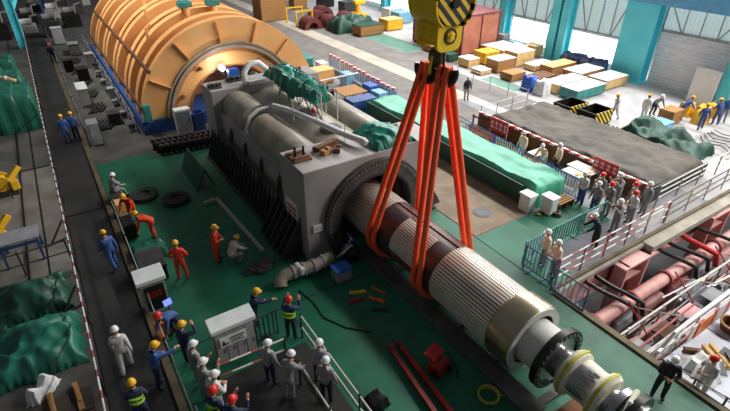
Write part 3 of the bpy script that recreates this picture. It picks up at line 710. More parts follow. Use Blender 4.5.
def person(x, y, face, pose, top, bottom, helm, label, z=.03, scale=1.0, vest=None, group=None, glove='skin'):
    """face: heading in degrees, 0 looks along +Y, 90 along +X"""
    mb, (hc, hu, hf), pv = body_mesh(pose)
    o = mb.build('person', [top, bottom, 'boots', 'skin', 'hair', 'lip', glove], None, smooth=60)
    o.location = (x, y, z); o.rotation_euler = (0, 0, -R(face)); o.scale = (scale*.95,)*3
    tag(o, label, 'person', group)
    fr = Matrix((V(1, 0, 0), hf, hu)).transposed()
    def child(name, m, mk):
        c = m.build(name, mk, None, smooth=50); c.parent = o; return c
    h = MB(); vs = []; n = 14; prof = [(0, .136), (.05, .13), (.1, .102), (.124, .06), (.132, .001)]
    oc = hc+hu*.045
    for t, r in prof:
        for j in range(n):
            a = 2*math.pi*j/n; vs.append(oc+fr @ V(r*.86*math.cos(a), r*.98*math.sin(a), t))
    k = len(prof); fs = [(i*n+j, i*n+(j+1) % n, (i+1)*n+(j+1) % n, (i+1)*n+j) for i in range(k-1) for j in range(n)]
    fs.append(tuple(range(n-1, -1, -1))); h.add(vs, fs)
    hel = child('helmet', h, HELMET[helm])
    b = MB(); vs = []
    for dz in (-.008, .01):
        for j in range(n):
            a = 2*math.pi*j/n; s_ = math.sin(a); rr = 1+(.3*max(0, s_)**2)
            vs.append(oc+fr @ V(.126*math.cos(a), .144*s_*rr, dz))
    b.add(vs, [tuple(range(n-1, -1, -1)), tuple(range(n, 2*n))]+[(j, (j+1) % n, n+(j+1) % n, n+j) for j in range(n)])
    bo = b.build('brim', HELMET[helm], None, smooth=50); bo.parent = hel
    ha = MB(); ha.ball(hc-hf*.02+hu*.01, (.098, .1, .085), 10, 6, 0, fr); child('hair', ha, 'hair')
    if vest:
        v = MB(); L = R(POSE[pose]['lean']); t = V(0, math.sin(L), math.cos(L)); fw = V(0, math.cos(L), -math.sin(L))
        mt = Matrix((V(1, 0, 0), fw, t)).transposed()
        for s_ in (.3, .14):
            c0 = pv+t*s_; vs = []
            for dz in (-.03, .03):
                for j in range(14):
                    a = 2*math.pi*j/14; vs.append(c0+mt @ V(.2*math.cos(a), .19*math.sin(a), dz))
            v.add(vs, [(j, (j+1) % 14, 14+(j+1) % 14, 14+j) for j in range(14)]+[tuple(range(13, -1, -1)), tuple(range(14, 28))])
        child('reflective_band', v, 'hi_vis')
    return o
PP = [
 # left walkway and deck
 (-.42, 31.2, 10, 'stand', 'cl_blue', 'cl_blue', 'yellow', 'person in blue coveralls and yellow helmet, nearer the taped handrail, walking beside another', {}),
 (.08, 31.35, 20, 'stand', 'cl_blue', 'cl_navy', 'yellow', 'person in dark blue and yellow helmet on the far walkway, beside the kerb', {}),
 (.33, 50.4, 180, 'walk', 'cl_navy', 'cl_navy', 'red', 'distant person in dark clothes and red helmet far up the walkway', {}),
 (.78, 22.9, 60, 'sit', 'cl_grey', 'cl_grey', 'white', 'person in grey and white helmet sitting on a low crate by the deck kerb', {'z': -.0}),
 (1.15, 20.6, -150, 'stoop', 'cl_orange', 'cl_orange', 'yellow', 'person in orange coveralls stooping over the beige box of the trolley', {}),
 (1.62, 18.7, -70, 'bend', 'cl_orange', 'cl_orange', 'yellow', 'person in orange coveralls bent right over the dark tool trolley', {}),
 (-.14, 17.5, -20, 'walk', 'cl_blue', 'cl_blue', 'yellow', 'person in blue coveralls and yellow helmet walking alone up the dark walkway', {}),
 (1.87, 15.4, 25, 'hips', 'cl_orange', 'cl_orange', 'yellow', 'person in orange coveralls standing with hands on hips on the green deck', {}),
 (3.3, 15.7, 120, 'folded', 'cl_orange', 'cl_orange', 'yellow', 'person in orange coveralls standing over the crouching one near the stator', {}),
 (3.72, 15.3, 80, 'squat', 'cl_white', 'cl_grey', 'yellow', 'person in white jacket and yellow helmet squatting beside the dark debris', {}),
 (-.67, 12.1, 10, 'walk', 'cl_white', 'cl_white', 'white', 'person in pale grey coveralls and white helmet on the walkway, back turned', {}),
 (-.62, 9.9, 10, 'folded', 'cl_navy', 'cl_navy', 'yellow', 'person in navy with glowing yellow reflective band, nearest on the walkway', {'vest': 1}),
 (.0, 10.95, 75, 'reach', 'cl_blue', 'cl_navy', 'yellow', 'person in blue jacket and yellow helmet reaching out from the walkway kerb', {}),
 (1.0, 12.75, -120, 'bend', 'cl_denim', 'cl_navy', 'red', 'person in light blue shirt and red helmet bent over behind the lit phone', {}),
 (.95, 11.3, 60, 'salute', 'cl_navy', 'cl_navy', 'yellow', 'person in dark blue and yellow helmet shading the eyes with one hand', {}),
 (1.0, 10.4, 70, 'stand', 'cl_grey', 'cl_grey', 'white', 'person in grey and white helmet, farthest of the three by the pale rail', {}),
 (1.04, 9.65, 70, 'photo', 'cl_grey', 'cl_grey', 'white', 'person in grey and white helmet raising a camera, middle of three', {}),
 (1.16, 9.08, 70, 'folded', 'cl_white', 'cl_grey', 'white', 'person in light grey and white helmet just behind the two red helmets', {}),
 (1.0, 8.62, 60, 'stand', 'cl_navy', 'cl_navy', 'red', 'person in navy with yellow-green band and red helmet beside the white helmets', {'vest': 1}),
 (1.3, 8.1, 60, 'photo', 'cl_navy', 'cl_navy', 'red', 'person in navy and red helmet with raised arms, nearest the camera', {}),
 (3.2, 11.55, 100, 'reach', 'cl_navy', 'cl_navy', 'yellow', 'person in navy and yellow helmet holding out a camera by the dark fence', {}),
 (4.0, 10.55, 45, 'photo', 'cl_navy', 'cl_navy', 'red', 'person in navy with yellow-green strap and red helmet photographing the rotor', {'vest': 1}),
 (2.75, 9.3, 60, 'stand', 'cl_grey', 'cl_navy', 'white', 'person in grey jacket and white helmet beside the red-gloved hand, farther of two', {}),
 (2.97, 8.55, 60, 'rail', 'cl_grey', 'cl_grey', 'white', 'person in grey and white helmet leaning at the inner stair rail', {}),
 (3.95, 8.52, 50, 'folded', 'cl_grey', 'cl_navy', 'white', 'person in grey and white helmet at the outer stair rail, farther of two', {}),
 (3.82, 7.9, 50, 'stand', 'cl_grey', 'cl_black', 'white', 'person in grey and white helmet at the outer stair rail, nearer of two', {}),
 # right of the rotor
 (11.75, 2.95, -120, 'folded', 'cl_black', 'cl_black', 'white', 'person in black with white helmet standing on the green strip by the shaft end', {'z': .06}),
 (13.35, 2.45, -60, 'folded', 'cl_white', 'cl_white', 'red', 'person in white coveralls and red helmet on the grey plates by the rope', {'z': -.5}),
 (13.5, 8.0, -60, 'folded', 'cl_peach', 'cl_grey', 'white', 'person with pale vest and white helmet at the fence corner, nearer of the pair', {}),
 (13.7, 8.65, -60, 'stand', 'cl_peach', 'cl_grey', 'white', 'person with pale vest and white helmet at the fence corner, farther of the pair', {}),
 (16.35, 8.3, -50, 'rail', 'cl_black', 'cl_black', 'white', 'person in black with white helmet alone at the platform railing', {}),
 (19.35, 10.3, -80, 'stand', 'cl_grey', 'cl_grey', 'red', 'person in grey and red helmet standing under the red banner', {}),
 (18.5, 9.9, -80, 'stand', 'cl_grey', 'cl_denim', 'white', 'person in grey and white helmet right behind the teal fence sign', {}),
 (18.95, 9.55, -70, 'folded', 'cl_grey', 'cl_grey', 'red', 'person in grey and red helmet at the front middle of the watching crowd', {}),
 (19.85, 9.75, -70, 'photo', 'cl_grey', 'cl_grey', 'white', 'tall person in grey and white helmet behind the crowd with raised arms', {'scale': 1.04}),
 (19.75, 8.95, -60, 'stand', 'cl_grey', 'cl_grey', 'red', 'person in grey and red helmet at the back of the crowd by the tarp edge', {}),
 (19.1, 8.55, -60, 'folded', 'cl_white', 'cl_grey', 'red', 'person in pale grey and red helmet in front, beside the white sheet on the railing', {}),
 (20.3, 8.65, -60, 'stand', 'cl_grey', 'cl_grey', 'white', 'person in grey and white helmet at the far end of the crowd by the railing', {}),
 (17.95, 8.5, -70, 'photo', 'cl_grey', 'cl_grey', 'white', 'person in grey and white helmet, nearest of the crowd, lifting a camera', {}),
 (18.75, 10.75, -80, 'folded', 'cl_white', 'cl_denim', 'white', 'person in white top and white helmet between the striped fence and the crowd', {}),
 (19.95, 15.4, -90, 'stand', 'cl_peach', 'cl_white', 'white', 'person with peach vest and white helmet standing alone by the wooden trench', {}),
 (20.15, 14.1, -100, 'stoop', 'cl_peach', 'cl_white', 'white', 'person with peach vest and white helmet stooping at the white table, farther one', {}),
 (20.3, 13.35, -60, 'stand', 'cl_peach', 'cl_black', 'white', 'person with peach vest holding a dark bag beside the white table', {}),
 (23.95, 24, -160, 'stand', 'cl_black', 'cl_grey', 'white', 'person in black top and grey trousers walking alone across the grey aisle', {}),
 (29.5, 16.2, -60, 'walk', 'cl_white', 'cl_white', 'yellow', 'person in white coveralls and yellow helmet walking alone beyond the black bins', {}),
 (30.9, 15.1, 90, 'stand', 'cl_white', 'cl_white', 'yellow', 'person in white and yellow helmet standing behind the blue-topped crate', {}),
 (32.2, 15.25, -160, 'stoop', 'cl_grey', 'cl_black', 'white', 'person in dark clothes bending beside the open brown carton', {}),
 (32.4, 12.3, 60, 'walk', 'cl_denim', 'cl_denim', 'yellow', 'person in blue denim in front of the yellow sacks, nearest the tarp', {}),
 (34.0, 12.2, 20, 'reach', 'cl_denim', 'cl_denim', 'yellow', 'person in blue denim with arm out beside the yellow sacks', {}),
 (34.9, 12.2, -120, 'stand', 'cl_denim', 'cl_grey', 'yellow', 'person in grey-blue standing farthest along by the turquoise column', {}),
 (33.1, 13.9, 120, 'stoop', 'cl_denim', 'cl_denim', 'yellow', 'person in blue stooping over the yellow sacks by the white panel', {}),
]
for x, y, f, ps, t, b, h, lab, kw in PP: person(x, y, f, ps, t, b, h, lab, **kw)
# ------------------------------------------------------------------ barriers and railings
def barrier(p, q, label, style, group, name='barrier_fence', h=1.05, tape=False):
    """one fence panel from p to q (x, y) with frame, bars, two feet"""
    p, q = V(p[0], p[1], 0), V(q[0], q[1], 0); d = (q-p); L = d.length; d.normalize()
    t = thing(name, tuple((p+q)/2), label, 'fence', group)
    f, b = style
    mb = MB(); z0 = .15
    for e in (p+d*.03, q-d*.03): mb.cyl(e+V(0, 0, .02), e+V(0, 0, h), .025, 6)
    for z in (z0, h): mb.cyl(p+V(0, 0, z), q+V(0, 0, z), .025, 6)
    mb.build('frame', f, t)
    bars = MB(); n = max(4, int(L/.16)); 
    for i in range(1, n):
        e = p+d*(L*i/n); bars.cyl(e+V(0, 0, z0), e+V(0, 0, h), .024, 5)
    bars.build('bars', b, t)
    nn = V(-d.y, d.x, 0)
    for e in (p+d*.35, q-d*.35): MB().beam(e-nn*.25+V(0, 0, .03), e+nn*.25+V(0, 0, .03), .06, .05).build('foot', f, t, smooth=0)
    return t
def lerp(a, b, t): return (a[0]+(b[0]-a[0])*t, a[1]+(b[1]-a[1])*t)
defm('bar_white', (224, 224, 230), .5); defm('bar_red', (220, 120, 110), .5)
A, B = (20.1, 25.2), (18.95, 10.8); N = 7
for i in range(N):
    a, b = lerp(A, B, (i+.02)/N), lerp(A, B, (i+.98)/N)
    barrier(a, b, 'blue framed striped barrier panel, %s along the green trough from its far end' % ORD[i], ('blue_bright', 'bar_red' if i % 2 else 'bar_white'), 'striped barrier along the green trough')
A, B = (20.0, 36.6), (19.25, 26.0); N = 5
for i in range(N):
    a, b = lerp(A, B, (i+.02)/N), lerp(A, B, (i+.98)/N)
    t = barrier(a, b, 'red-white topped barrier panel beside the turbine, %s from its far end' % ORD[i], ('blue_pale', 'bar_white'), 'red-white barrier beside the turbine')
    MB().b2(min(a[0], b[0])+.02, max(a[0], b[0])-.02, b[1], a[1], .25, .92).build('panel', 'blue_white', t, smooth=0)
    MB().b2(min(a[0], b[0])-.02, max(a[0], b[0])+.0, b[1], a[1], .98, 1.12).build('warning_tape', 'rw_tape', t, smooth=0)
A, B = (13.15, 9.2), (18.5, 9.35); N = 3
for i in range(N):
    a, b = lerp(A, B, (i+.02)/N), lerp(A, B, (i+.98)/N)
    t = barrier(a, b, 'teal barrier panel across the green floor, %s from the rotor' % ORD[i], ('teal', 'blue_pale' if i == 0 else 'teal'), 'teal barrier across the green floor')
    if i == 2:
        sg = MB().b2(16.95, 17.75, 9.24, 9.26, .42, 1.0).build('sign_board', 'white', t, smooth=0)
        mb = MB()
        for k in range(4):
            x = 17.05+.17*k
            mb.b2(x, x+.12, 9.225, 9.24, .72, .75).b2(x+.04, x+.07, 9.225, 9.24, .6, .86).b2(x, x+.12, 9.225, 9.24, .6, .63)
        mb.build('red_lettering', 'red', sg, smooth=0)
for i, (a, b) in enumerate((((13.05, 9.05), (13.05, 7.75)), ((12.85, 7.6), (12.85, 6.2)))):
    barrier(a, b, ['teal barrier panel at the fence corner beside the rotor strip', 'blue-grey barrier panel nearest the retaining ring, along the strip edge'][i], ('blue_steel', 'blue_pale'), 'barrier beside the rotor strip')
barrier((2.95, 10.9), (3.75, 11.0), 'dark barred fence between the white cabinet and the camera holder', ('stator_dark', 'stator_dark'), None)

def railing(p, q, label, rail, post, gap=1.5, h=1.1, z=0., rails=(.35, .72, 1.1), rp=.028, group=None, tape=False, name='railing'):
    p, q = V(p[0], p[1], z), V(q[0], q[1], z); d = q-p; L = d.length; d.normalize()
    t = thing(name, tuple((p+q)/2), label, 'railing', group)
    n = max(1, round(L/gap))
    for i in range(n+1):
        e = p+d*(L*i/n); MB().cyl(e+V(0, 0, .02), e+V(0, 0, h), rp*1.2, 6).build('post', post, t)
    for r_ in rails: MB().cyl(p+V(0, 0, r_), q+V(0, 0, r_), rp, 6).build('rail', rail, t)
    return t
t = railing((13.3, 7.72), (20.6, 7.82), 'red and white platform railing above the pink pipe', 'rw_bar', 'pink_dark', 1.6)
MB().b2(19.0, 20.0, 7.72, 7.76, .35, 1.0).build('white_sheet', 'white', t, smooth=0)
railing((20.7, 7.8), (31, 8.05), 'pale weathered railing running on along the tarp-covered shed end', 'kerb', 'steel_white', 1.7)
railing((21.5, 8.75), (31, 8.95), 'double pipe railing between the brown tarp and the platform', 'steel_white', 'grey_paint', 1.8, rails=(.5, .8, 1.1))
MB_ = MB().b2(12.98, 60, 7.48, 7.62, 0, .12)
struct('trim_platform_toe', MB_, 'kerb', smooth=0)
struct('trim_platform_slab', MB().b2(18.5, 40, 7.0, 7.62, -.25, .02).b2(12.98, 18.5, 7.36, 7.62, -.2, -.02), 'slab_beige', smooth=0, bevel=.02)
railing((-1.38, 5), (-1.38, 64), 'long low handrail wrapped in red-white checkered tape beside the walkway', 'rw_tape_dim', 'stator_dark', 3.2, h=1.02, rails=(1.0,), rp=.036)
railing((-1.5, 18.85), (-4.6, 18.85), 'dark pipe railing running off from the taped handrail', 'stator_dark', 'stator_dark', 1.5, rails=(.5, 1.0))
railing((.5, 5.5), (.5, 21), 'thin pale handrail along the deck edge behind the cabinets', 'grey_paint', 'stator_dark', 3, rails=(1.0,), rp=.02)
railing((3.45, 5.2), (3.45, 8.8), 'inner pale stair rail beside the leaning watchers', 'steel_white', 'stator_dark', 1.8, rails=(1.0,), rp=.03)
railing((4.3, 5.2), (4.3, 10.4), 'outer pale stair rail along the green deck', 'steel_white', 'stator_dark', 1.7, rails=(.5, 1.0), rp=.03)
railing((1.46, 10.0), (3.5, 9.9), 'red-white striped barrier bar in front of the wide white cabinet', 'rw_bar', 'stator_dark', 2.0, rails=(.45, .9), h=.92, rp=.03)
railing((.6, 9.0), (.6, 6.5), 'short pale rail beside the red helmeted pair', 'steel_white', 'stator_dark', 1.2, rails=(1.0,))
for i, y in enumerate((20.6, 15.85)):
    t = thing('handrail_brace', (-1.8, y, 0), ['dark angled brace of the taped handrail, opposite the orange workers', 'dark angled brace of the taped handrail beside the green tarps'][i], 'brace', None)
    MB().beam((-1.45, y+.1, .9), (-2.1, y-.1, .02), .06, .06).build('strut', 'stator_dark', t, smooth=0)
    MB().beam((-1.45, y+.1, .05), (-2.2, y-.15, .05), .06, .06).build('foot_bar', 'stator_dark', t, smooth=0)

# ------------------------------------------------------------------ boxes on the deck
def cabinet(x0, x1, y0, y1, h, label, roof_h=.16):
    t = thing('display_cabinet', ((x0+x1)/2, (y0+y1)/2, .02), label, 'cabinet', None)
    MB().b2(x0, x1, y0, y1, .02, h).build('body', 'grey_paint', t, smooth=0, bevel=.02)
    r = MB().prism([(y0-.1, h+.02), (y1+.08, h), (y1+.08, h+roof_h+.1), (y0-.1, h+roof_h)], x0-.08, x1+.08, plane='YZ').build('top', 'plastic_white', t, smooth=0, bevel=.015)
    return t
t = cabinet(.32, 1.1, 14.1, 14.6, 1.35, 'white topped cabinet with dark door and red warning text, on the deck kerb')
d = MB().b2(.42, 1.05, 14.06, 14.1, .2, 1.2).build('door', 'gunmetal', t, smooth=0)
mb = MB()
for j in range(2):
    for k in range(4):
        x = .52+.11*k; z = .92-.14*j
        mb.b2(x, x+.08, 14.045, 14.06, z, z+.02).b2(x+.025, x+.05, 14.045, 14.06, z-.04, z+.06)
mb.build('red_lettering', 'red', d, smooth=0)
t = cabinet(1.7, 2.9, 10.75, 11.1, 1.35, 'wide white topped cabinet with notice board behind the striped bar')
for x in (1.72, 2.02, 2.32, 2.62):
    d = MB().b2(x, x+.27, 10.71, 10.75, .12, 1.22).build('door', 'stator_grey', t, smooth=0)
    MB().cyl((x+.23, 10.69, .5), (x+.23, 10.69, .66), .012, 6).build('handle', 'steel', d)
s_ = MB().b2(1.82, 2.62, 10.67, 10.7, .78, 1.14).build('notice', 'white', t, smooth=0)
MB().b2(1.88, 2.06, 10.655, 10.67, .84, .9).b2(1.9, 1.96, 10.655, 10.67, .9, 1.0).b2(2.14, 2.56, 10.655, 10.67, 1.02, 1.06).b2(2.14, 2.5, 10.655, 10.67, .94, .97).b2(2.14, 2.54, 10.655, 10.67, .86, .89).build('notice_print', 'stator_dark', s_, smooth=0)
t = thing('control_cabinet', (5.75, 29.0, 0), 'pale grey control cabinet standing in front of the blue turbine base', 'cabinet')
MB().b2(5.3, 6.22, 28.95, 29.5, .0, 1.5).build('body', 'plastic_white', t, smooth=0, bevel=.03)
d = MB().b2(5.36, 6.16, 28.91, 28.95, .15, 1.4).build('door', 'grey_paint', t, smooth=0)
MB().cyl((6.08, 28.89, .7), (6.08, 28.89, .9), .02, 6).build('handle', 'gunmetal', d)
t = thing('blue_bin', (6.62, 29.1, 0), 'dark blue open bin between the control cabinet and the stator', 'bin')
MB().b2(6.34, 6.95, 28.9, 29.5, 0, .06).b2(6.34, 6.38, 28.9, 29.5, .06, 1.1).b2(6.91, 6.95, 28.9, 29.5, .06, 1.1).b2(6.38, 6.91, 28.9, 28.94, .06, 1.1).b2(6.38, 6.91, 29.46, 29.5, .06, 1.1).build('tub', 'turbine_blue', t, smooth=0)
MB().b2(6.3, 6.34, 28.86, 29.54, 1.0, 1.12).b2(6.95, 6.99, 28.86, 29.54, 1.0, 1.12).build('rim', 'blue_bright', t, smooth=0)

def box_thing(name, x0, x1, y0, y1, h, m, label, cat, z=0., lid=None, lidm='paper_white', group=None, slat=True, rz=0):
    """a packing crate: body, corner battens, lid"""
    t = thing(name, ((x0+x1)/2, (y0+y1)/2, z), label, cat, group)
    t.rotation_euler = (0, 0, 0)
    MB().b2(x0, x1, y0, y1, z+.08, z+h).build('body', m, t, smooth=0, bevel=.015)
    sk = MB()
    for f in (.15, .5, .85): MB().b2(x0+.02, x1-.02, y0+(y1-y0)*f-.06, y0+(y1-y0)*f+.06, z, z+.08).build('skid', 'wood', t, smooth=0)
    if slat:
        b = MB()
        for x in (x0-.02, x1-.05):
            for y in (y0-.02, y1-.05): MB().b2(x, x+.07, y, y+.07, z+.08, z+h).build('batten', m, t, smooth=0)
        b.b2(x0-.02, x1+.02, y0-.025, y0, z+h*.5, z+h*.5+.08).b2(x0-.025, x0, y0-.02, y1+.02, z+h*.5, z+h*.5+.08)
        b.build('belt_batten', m, t, smooth=0)
    if lid: MB().b2(x0-.03, x1+.03, y0-.03, y1+.03, z+h, z+h+lid).build('lid', lidm, t, smooth=0)
    return t
# the deck clutter on the left edge
box_thing('tool_trolley', .58, 1.02, 19.0, 19.9, .75, 'gunmetal', 'dark tool trolley with teal cloth beside the orange workers', 'trolley', z=.02)
box_thing('wooden_box', .6, 1.1, 21.0, 21.6, .7, 'wood_pale', 'beige wooden box between the sitting worker and the trolley', 'box', z=.02)
box_thing('low_crate', .56, 1.0, 22.3, 23.1, .43, 'stator_dark', 'low dark crate under the sitting grey worker', 'crate', z=.02, slat=False)
tarp('folded_cloth', 'tarp_left', None, .62, 1.7, 17.3, 18.2, lambda u, v: .3, flare=.12, nx=14, ny=14, k=3)
tag(bpy.data.objects['folded_cloth'], 'folded teal cloth lying on the deck beside the bent orange worker', 'cloth')
t = thing('dark_tool_chest', (.95, 16.4, .02), 'dark metal chest on the deck behind the cabinet with red text', 'chest')
MB().b2(.6, 1.45, 15.75, 17.05, .02, .62).build('body', 'gunmetal', t, smooth=0, bevel=.03)
MB().b2(.57, 1.48, 15.72, 17.08, .62, .7).build('lid', 'stator_dark', t, smooth=0, bevel=.02)
t = thing('phone', (.85, 13.2, .95), 'glowing phone screen held up on a stand beside the cabinet', 'phone')
MB().box((.95, 13.15, 1.1), (.26, .03, .2), rz=.3, rx=-.4).build('screen', 'phone_glow', t, smooth=0)
MB().box((.96, 13.18, 1.09), (.3, .03, .24), rz=.3, rx=-.4).build('case', 'black', t, smooth=0)
MB().cyl((.96, 13.19, .02), (.96, 13.19, 1.05), .02, 6).build('stand', 'black', t)
tag(MB().box((.62, 12.95, .3), (.5, .3, .5), rz=.25).box((.62, 12.95, .57), (.44, .24, .06), rz=.25).build('toolbox', 'orange_paint', None, smooth=0, bevel=.03), 'small orange toolbox at the feet of the bent red helmet', 'toolbox')

# two round rubber mats, L shaped beam, sloping panel
for x, y, lab in ((3.13, 21.2, 'dark round cable coil on the deck nearer the stator'), (1.95, 22.4, 'dark round cable coil on the deck nearer the sitting worker')):
    mb = MB()
    for k in range(3): mb.lathe((x, y, .02), [(k*.07, .3), (k*.07, .62), (.07+k*.07, .62), (.07+k*.07, .3), (k*.07, .3)], 'Z', 24)
    tag(mb.build('cable_coil', 'rubber', None), lab, 'coil')
t = thing('angle_beam', (4.6, 18, .02), 'grey L-shaped steel beam lying on the green deck', 'beam')
MB().beam((4.12, 20.15, .1), (4.76, 20.25, .1), .16, .14).build('short_arm', 'stator_grey', t, smooth=0)
MB().beam((4.74, 20.3, .1), (5.0, 15.3, .1), .16, .14).build('long_arm', 'stator_grey', t, smooth=0)
t = thing('trestle_panel', (4.5, 23, .02), 'dark green sloping trestle panel standing near the bolt row', 'trestle')
MB().prism([(4.2, .02), (4.28, .02), (4.75, 1.1), (4.67, 1.1)], 21.5, 24.4).build('sloping_board', 'tarp_dark', t, smooth=0)
for y in (21.7, 24.1): MB().beam((5.1, y, .02), (4.72, y, 1.08), .08, .08).build('leg', 'stator_dark', t, smooth=0)
# rows of big studs
def stud(x, y):
    t = thing('large_stud', (x, y, .0), 'big dark stud standing upright in the row before the turbine', 'stud', 'row of upright studs')
    MB().lathe((x, y, 0), [(0, .14), (.06, .14), (.06, .09), (.62, .09), (.64, .07), (.64, 0)], 'Z', 10).build('shank', 'gunmetal', t)
    MB().lathe((x, y, .44), [(0, .15), (.16, .15)], 'Z', 6).build('nut', 'stator_dark', t, smooth=0)
    MB().lathe((x, y, .64), [(0, .05), (.03, .05), (.03, 0)], 'Z', 8).build('end_face', 'steel', t)
    return t
s0 = stud(3.6, 27.6); i = 0
for r_ in range(3):
    for c in range(12):
        if (r_, c) != (0, 0): copy_tree(s0, (3.6+c*.3+r_*.1, 27.6-r_*.5-c*.04, 0))

# duct, valve gear and debris by the bore
t = thing('ribbed_duct', (5.9, 13.0, 0), 'grey corrugated duct elbow lying before the stator front corner', 'duct')
pts = [(4.72, 12.95, .1), (4.78, 13.08, .28), (4.98, 13.15, .38), (5.4, 13.1, .4), (6.2, 13.0, .42), (6.9, 13.1, .45)]
MB().tube(pts, .24, 14).build('duct_body', 'barrel', t)
for p in ((5.3, 13.12, .4), (5.7, 13.06, .41), (6.1, 13.02, .42), (6.5, 13.05, .43)): MB().ring((p[0], p[1], p[2]), .2, .28, -.04, .04, 'X', 16).build('clamp_ring', 'stator_grey', t)
MB().box((5.55, 13.05, .5), (.18, .5, .3), rz=.1).build('white_band', 'white', t, smooth=0, bevel=.04)
box_thing('pump_box', 6.55, 7.15, 12.0, 12.5, .5, 'grey_paint', 'grey pump box with blue cover beside the duct', 'box', z=.02, lid=.06, lidm='blue_bright', slat=False)
t = thing('hose_bundle', (7.6, 12.9, 0), 'tangle of white and dark hoses hanging under the bore', 'hoses')
for k in range(6):
    a = k*1.05
    MB().tube([(7.3+.1*k, 13.3, .12+.1*k), (7.2+.12*math.cos(a)+.1*k, 12.95, .55+.22*math.sin(a)), (7.6+.15*math.sin(a), 12.8, .9+.12*k), (7.95+.04*k, 13.1, .5), (8.1+.02*k, 13.2, .1)], .055, 7).build('hose', ['steel_white', 'gunmetal', 'blue_steel'][k % 3], t)
MB().ball((7.75, 12.9, .35), (.35, .25, .33), 10, 7).build('valve_body', 'gunmetal', t)
for k, (x, y, dx, dy, m, lab) in enumerate([(6.7, 11.3, .5, .2, 'yellow', 'short yellow bar on the dark deck left of the rotor skid'), (7.15, 10.7, .28, .4, 'orange_paint', 'small orange clamp bar beside the rotor skid'), (6.45, 10.9, .5, .05, 'red_dark', 'short red pry bar lying near the yellow bar'), (7.5, 11.1, .2, .5, 'wood', 'short wooden wedge beside the rotor skid'), (6.9, 10.2, .45, .3, 'stator_dark', 'short dark bar farthest towards the red hoist')]):
    mb = MB().beam((x, y, .07), (x+dx, y-dy, .07), .09, .09).ball((x, y, .09), .08, 8, 5)
    tag(mb.build('loose_bar', m, None, smooth=30), lab, 'bar')
t = thing('tool_heap', (4.4, 14.5, 0), 'dark heap of tools and plates before the squatting worker', 'heap')
for k in range(5): MB().box((4.2+.16*k, 14.4+.12*math.sin(k*2), .08+.03*k), (.6, .35, .08), rz=k*.7).build('plate', 'stator_dark', t, smooth=0)
for k in range(3): MB().beam((4.75+.08*k, 14.75, .1), (5.1, 14.4+.12*k, .1), .06, .06).build('bar', 'red', t, smooth=0)
for s, lab in ((0, 'red lifting pole, nearer the walkway, lying on the deck'), (1, 'red lifting pole beside the red hoist, lying on the deck')):
    t = thing('lifting_pole', (6.3+.35*s, 7, 0), lab, 'pole')
    p, q = V(6.38+.3*s, 8.3-.05*s, .14), V(6.0+.42*s, 5.2, .14)
    MB().beam(p, q, .13, .13).build('shaft', 'red_dark', t, smooth=0)
    MB().ring(tuple(p+V(0, .12, 0)), .05, .13, -.05, .05, 'X', 14).build('eye', 'red_dark', t)
t = thing('red_hoist', (7.15, 7.1, 0), 'red chain hoist with bright red lid on the deck', 'hoist')
MB().box((7.1, 7.0, .3), (.5, .45, .45), rz=.3).build('body', 'red_dark', t, smooth=0, bevel=.05)
MB().box((7.12, 7.25, .62), (.55, .4, .07), rz=.3, rx=.25).build('lid', 'red', t, smooth=0)
for k in range(2): MB().lathe((6.9+.5*k, 6.9, .18), [(-.06, 0), (-.06, .16), (.06, .16), (.06, 0)], 'X', 16).build('drum', 'gunmetal', t)
MB().tube([(7.4, 7.3, .5), (7.55, 7.1, .45), (7.6, 6.8, .2), (7.5, 6.5, .06)], .03, 6).build('chain', 'black', t)
mb = MB()
for k in range(4): mb.tube([(7.75+(.27+.03*(k % 2))*math.cos(a*.35), 5.55+(.27+.03*(k % 2))*math.sin(a*.35), .05+.035*k) for a in range(18)], .018, 6, closed=True)
mb.tube([(8.0, 5.5, .05), (8.15, 5.3, .05), (8.3, 5.35, .05)], .018, 6)
tag(mb.build('hose_coil', 'wrap_yellow', None), 'coiled yellow hose on the dark deck beside the rotor', 'hose')

# things lying on the stator
Z = 3.9
t = thing('drip_tray', (6.7, 15.0, Z), 'brown wooden tray with upright pins on the stator end block', 'tray')
MB().b2(6.4, 7.1, 14.6, 15.5, Z, Z+.08).b2(6.45, 7.05, 14.7, 14.82, Z+.08, Z+.16).b2(6.45, 7.05, 15.2, 15.32, Z+.08, Z+.16).build('boards', 'wood_brown', t, smooth=0)
for x, y in ((6.6, 15.0), (6.9, 14.9)): MB().lathe((x, y, Z+.08), [(0, .05), (.4, .05), (.4, 0)], 'Z', 8).build('pin', 'gunmetal', t)
for x, y, rz, lab in ((7.75, 14.75, .3, 'small wooden block on the stator edge above the name plate'), (8.2, 14.7, 1.0, 'dark bolt lump next to the wooden block on the stator edge')):
    tag(MB().box((x, y, Z+.1), (.4, .26, .2), rz=rz).box((x+.1, y, Z+.23), (.16, .2, .06), rz=rz).build('timber_block', 'wood' if rz < .5 else 'wood_brown', None, smooth=0, bevel=.02), lab, 'block')
t = thing('plank_stack', (8.1, 15.2, Z), 'low stack of brown planks on the stator behind the wooden block', 'planks')
for k in range(4): MB().box((8.0, 15.15+.1*math.sin(k), Z+.03+.06*k), (1.1, .22, .055), rz=.1*k).build('plank', 'wood_brown', t, smooth=0)
t = thing('plank_bundle', (11.0, 15.2, Z), 'brown planks lying at the far corner of the stator end block', 'planks')
for k in range(3): MB().box((11.0+.1*k, 15.1+.15*k, Z+.03), (.9, .13, .055), rz=.2+.1*k).build('plank', 'wood_brown', t, smooth=0)
t = thing('lube_pipe', (8.7, 17, 4.0), 'white lagged pipe with elbow running along the stator top', 'pipe')
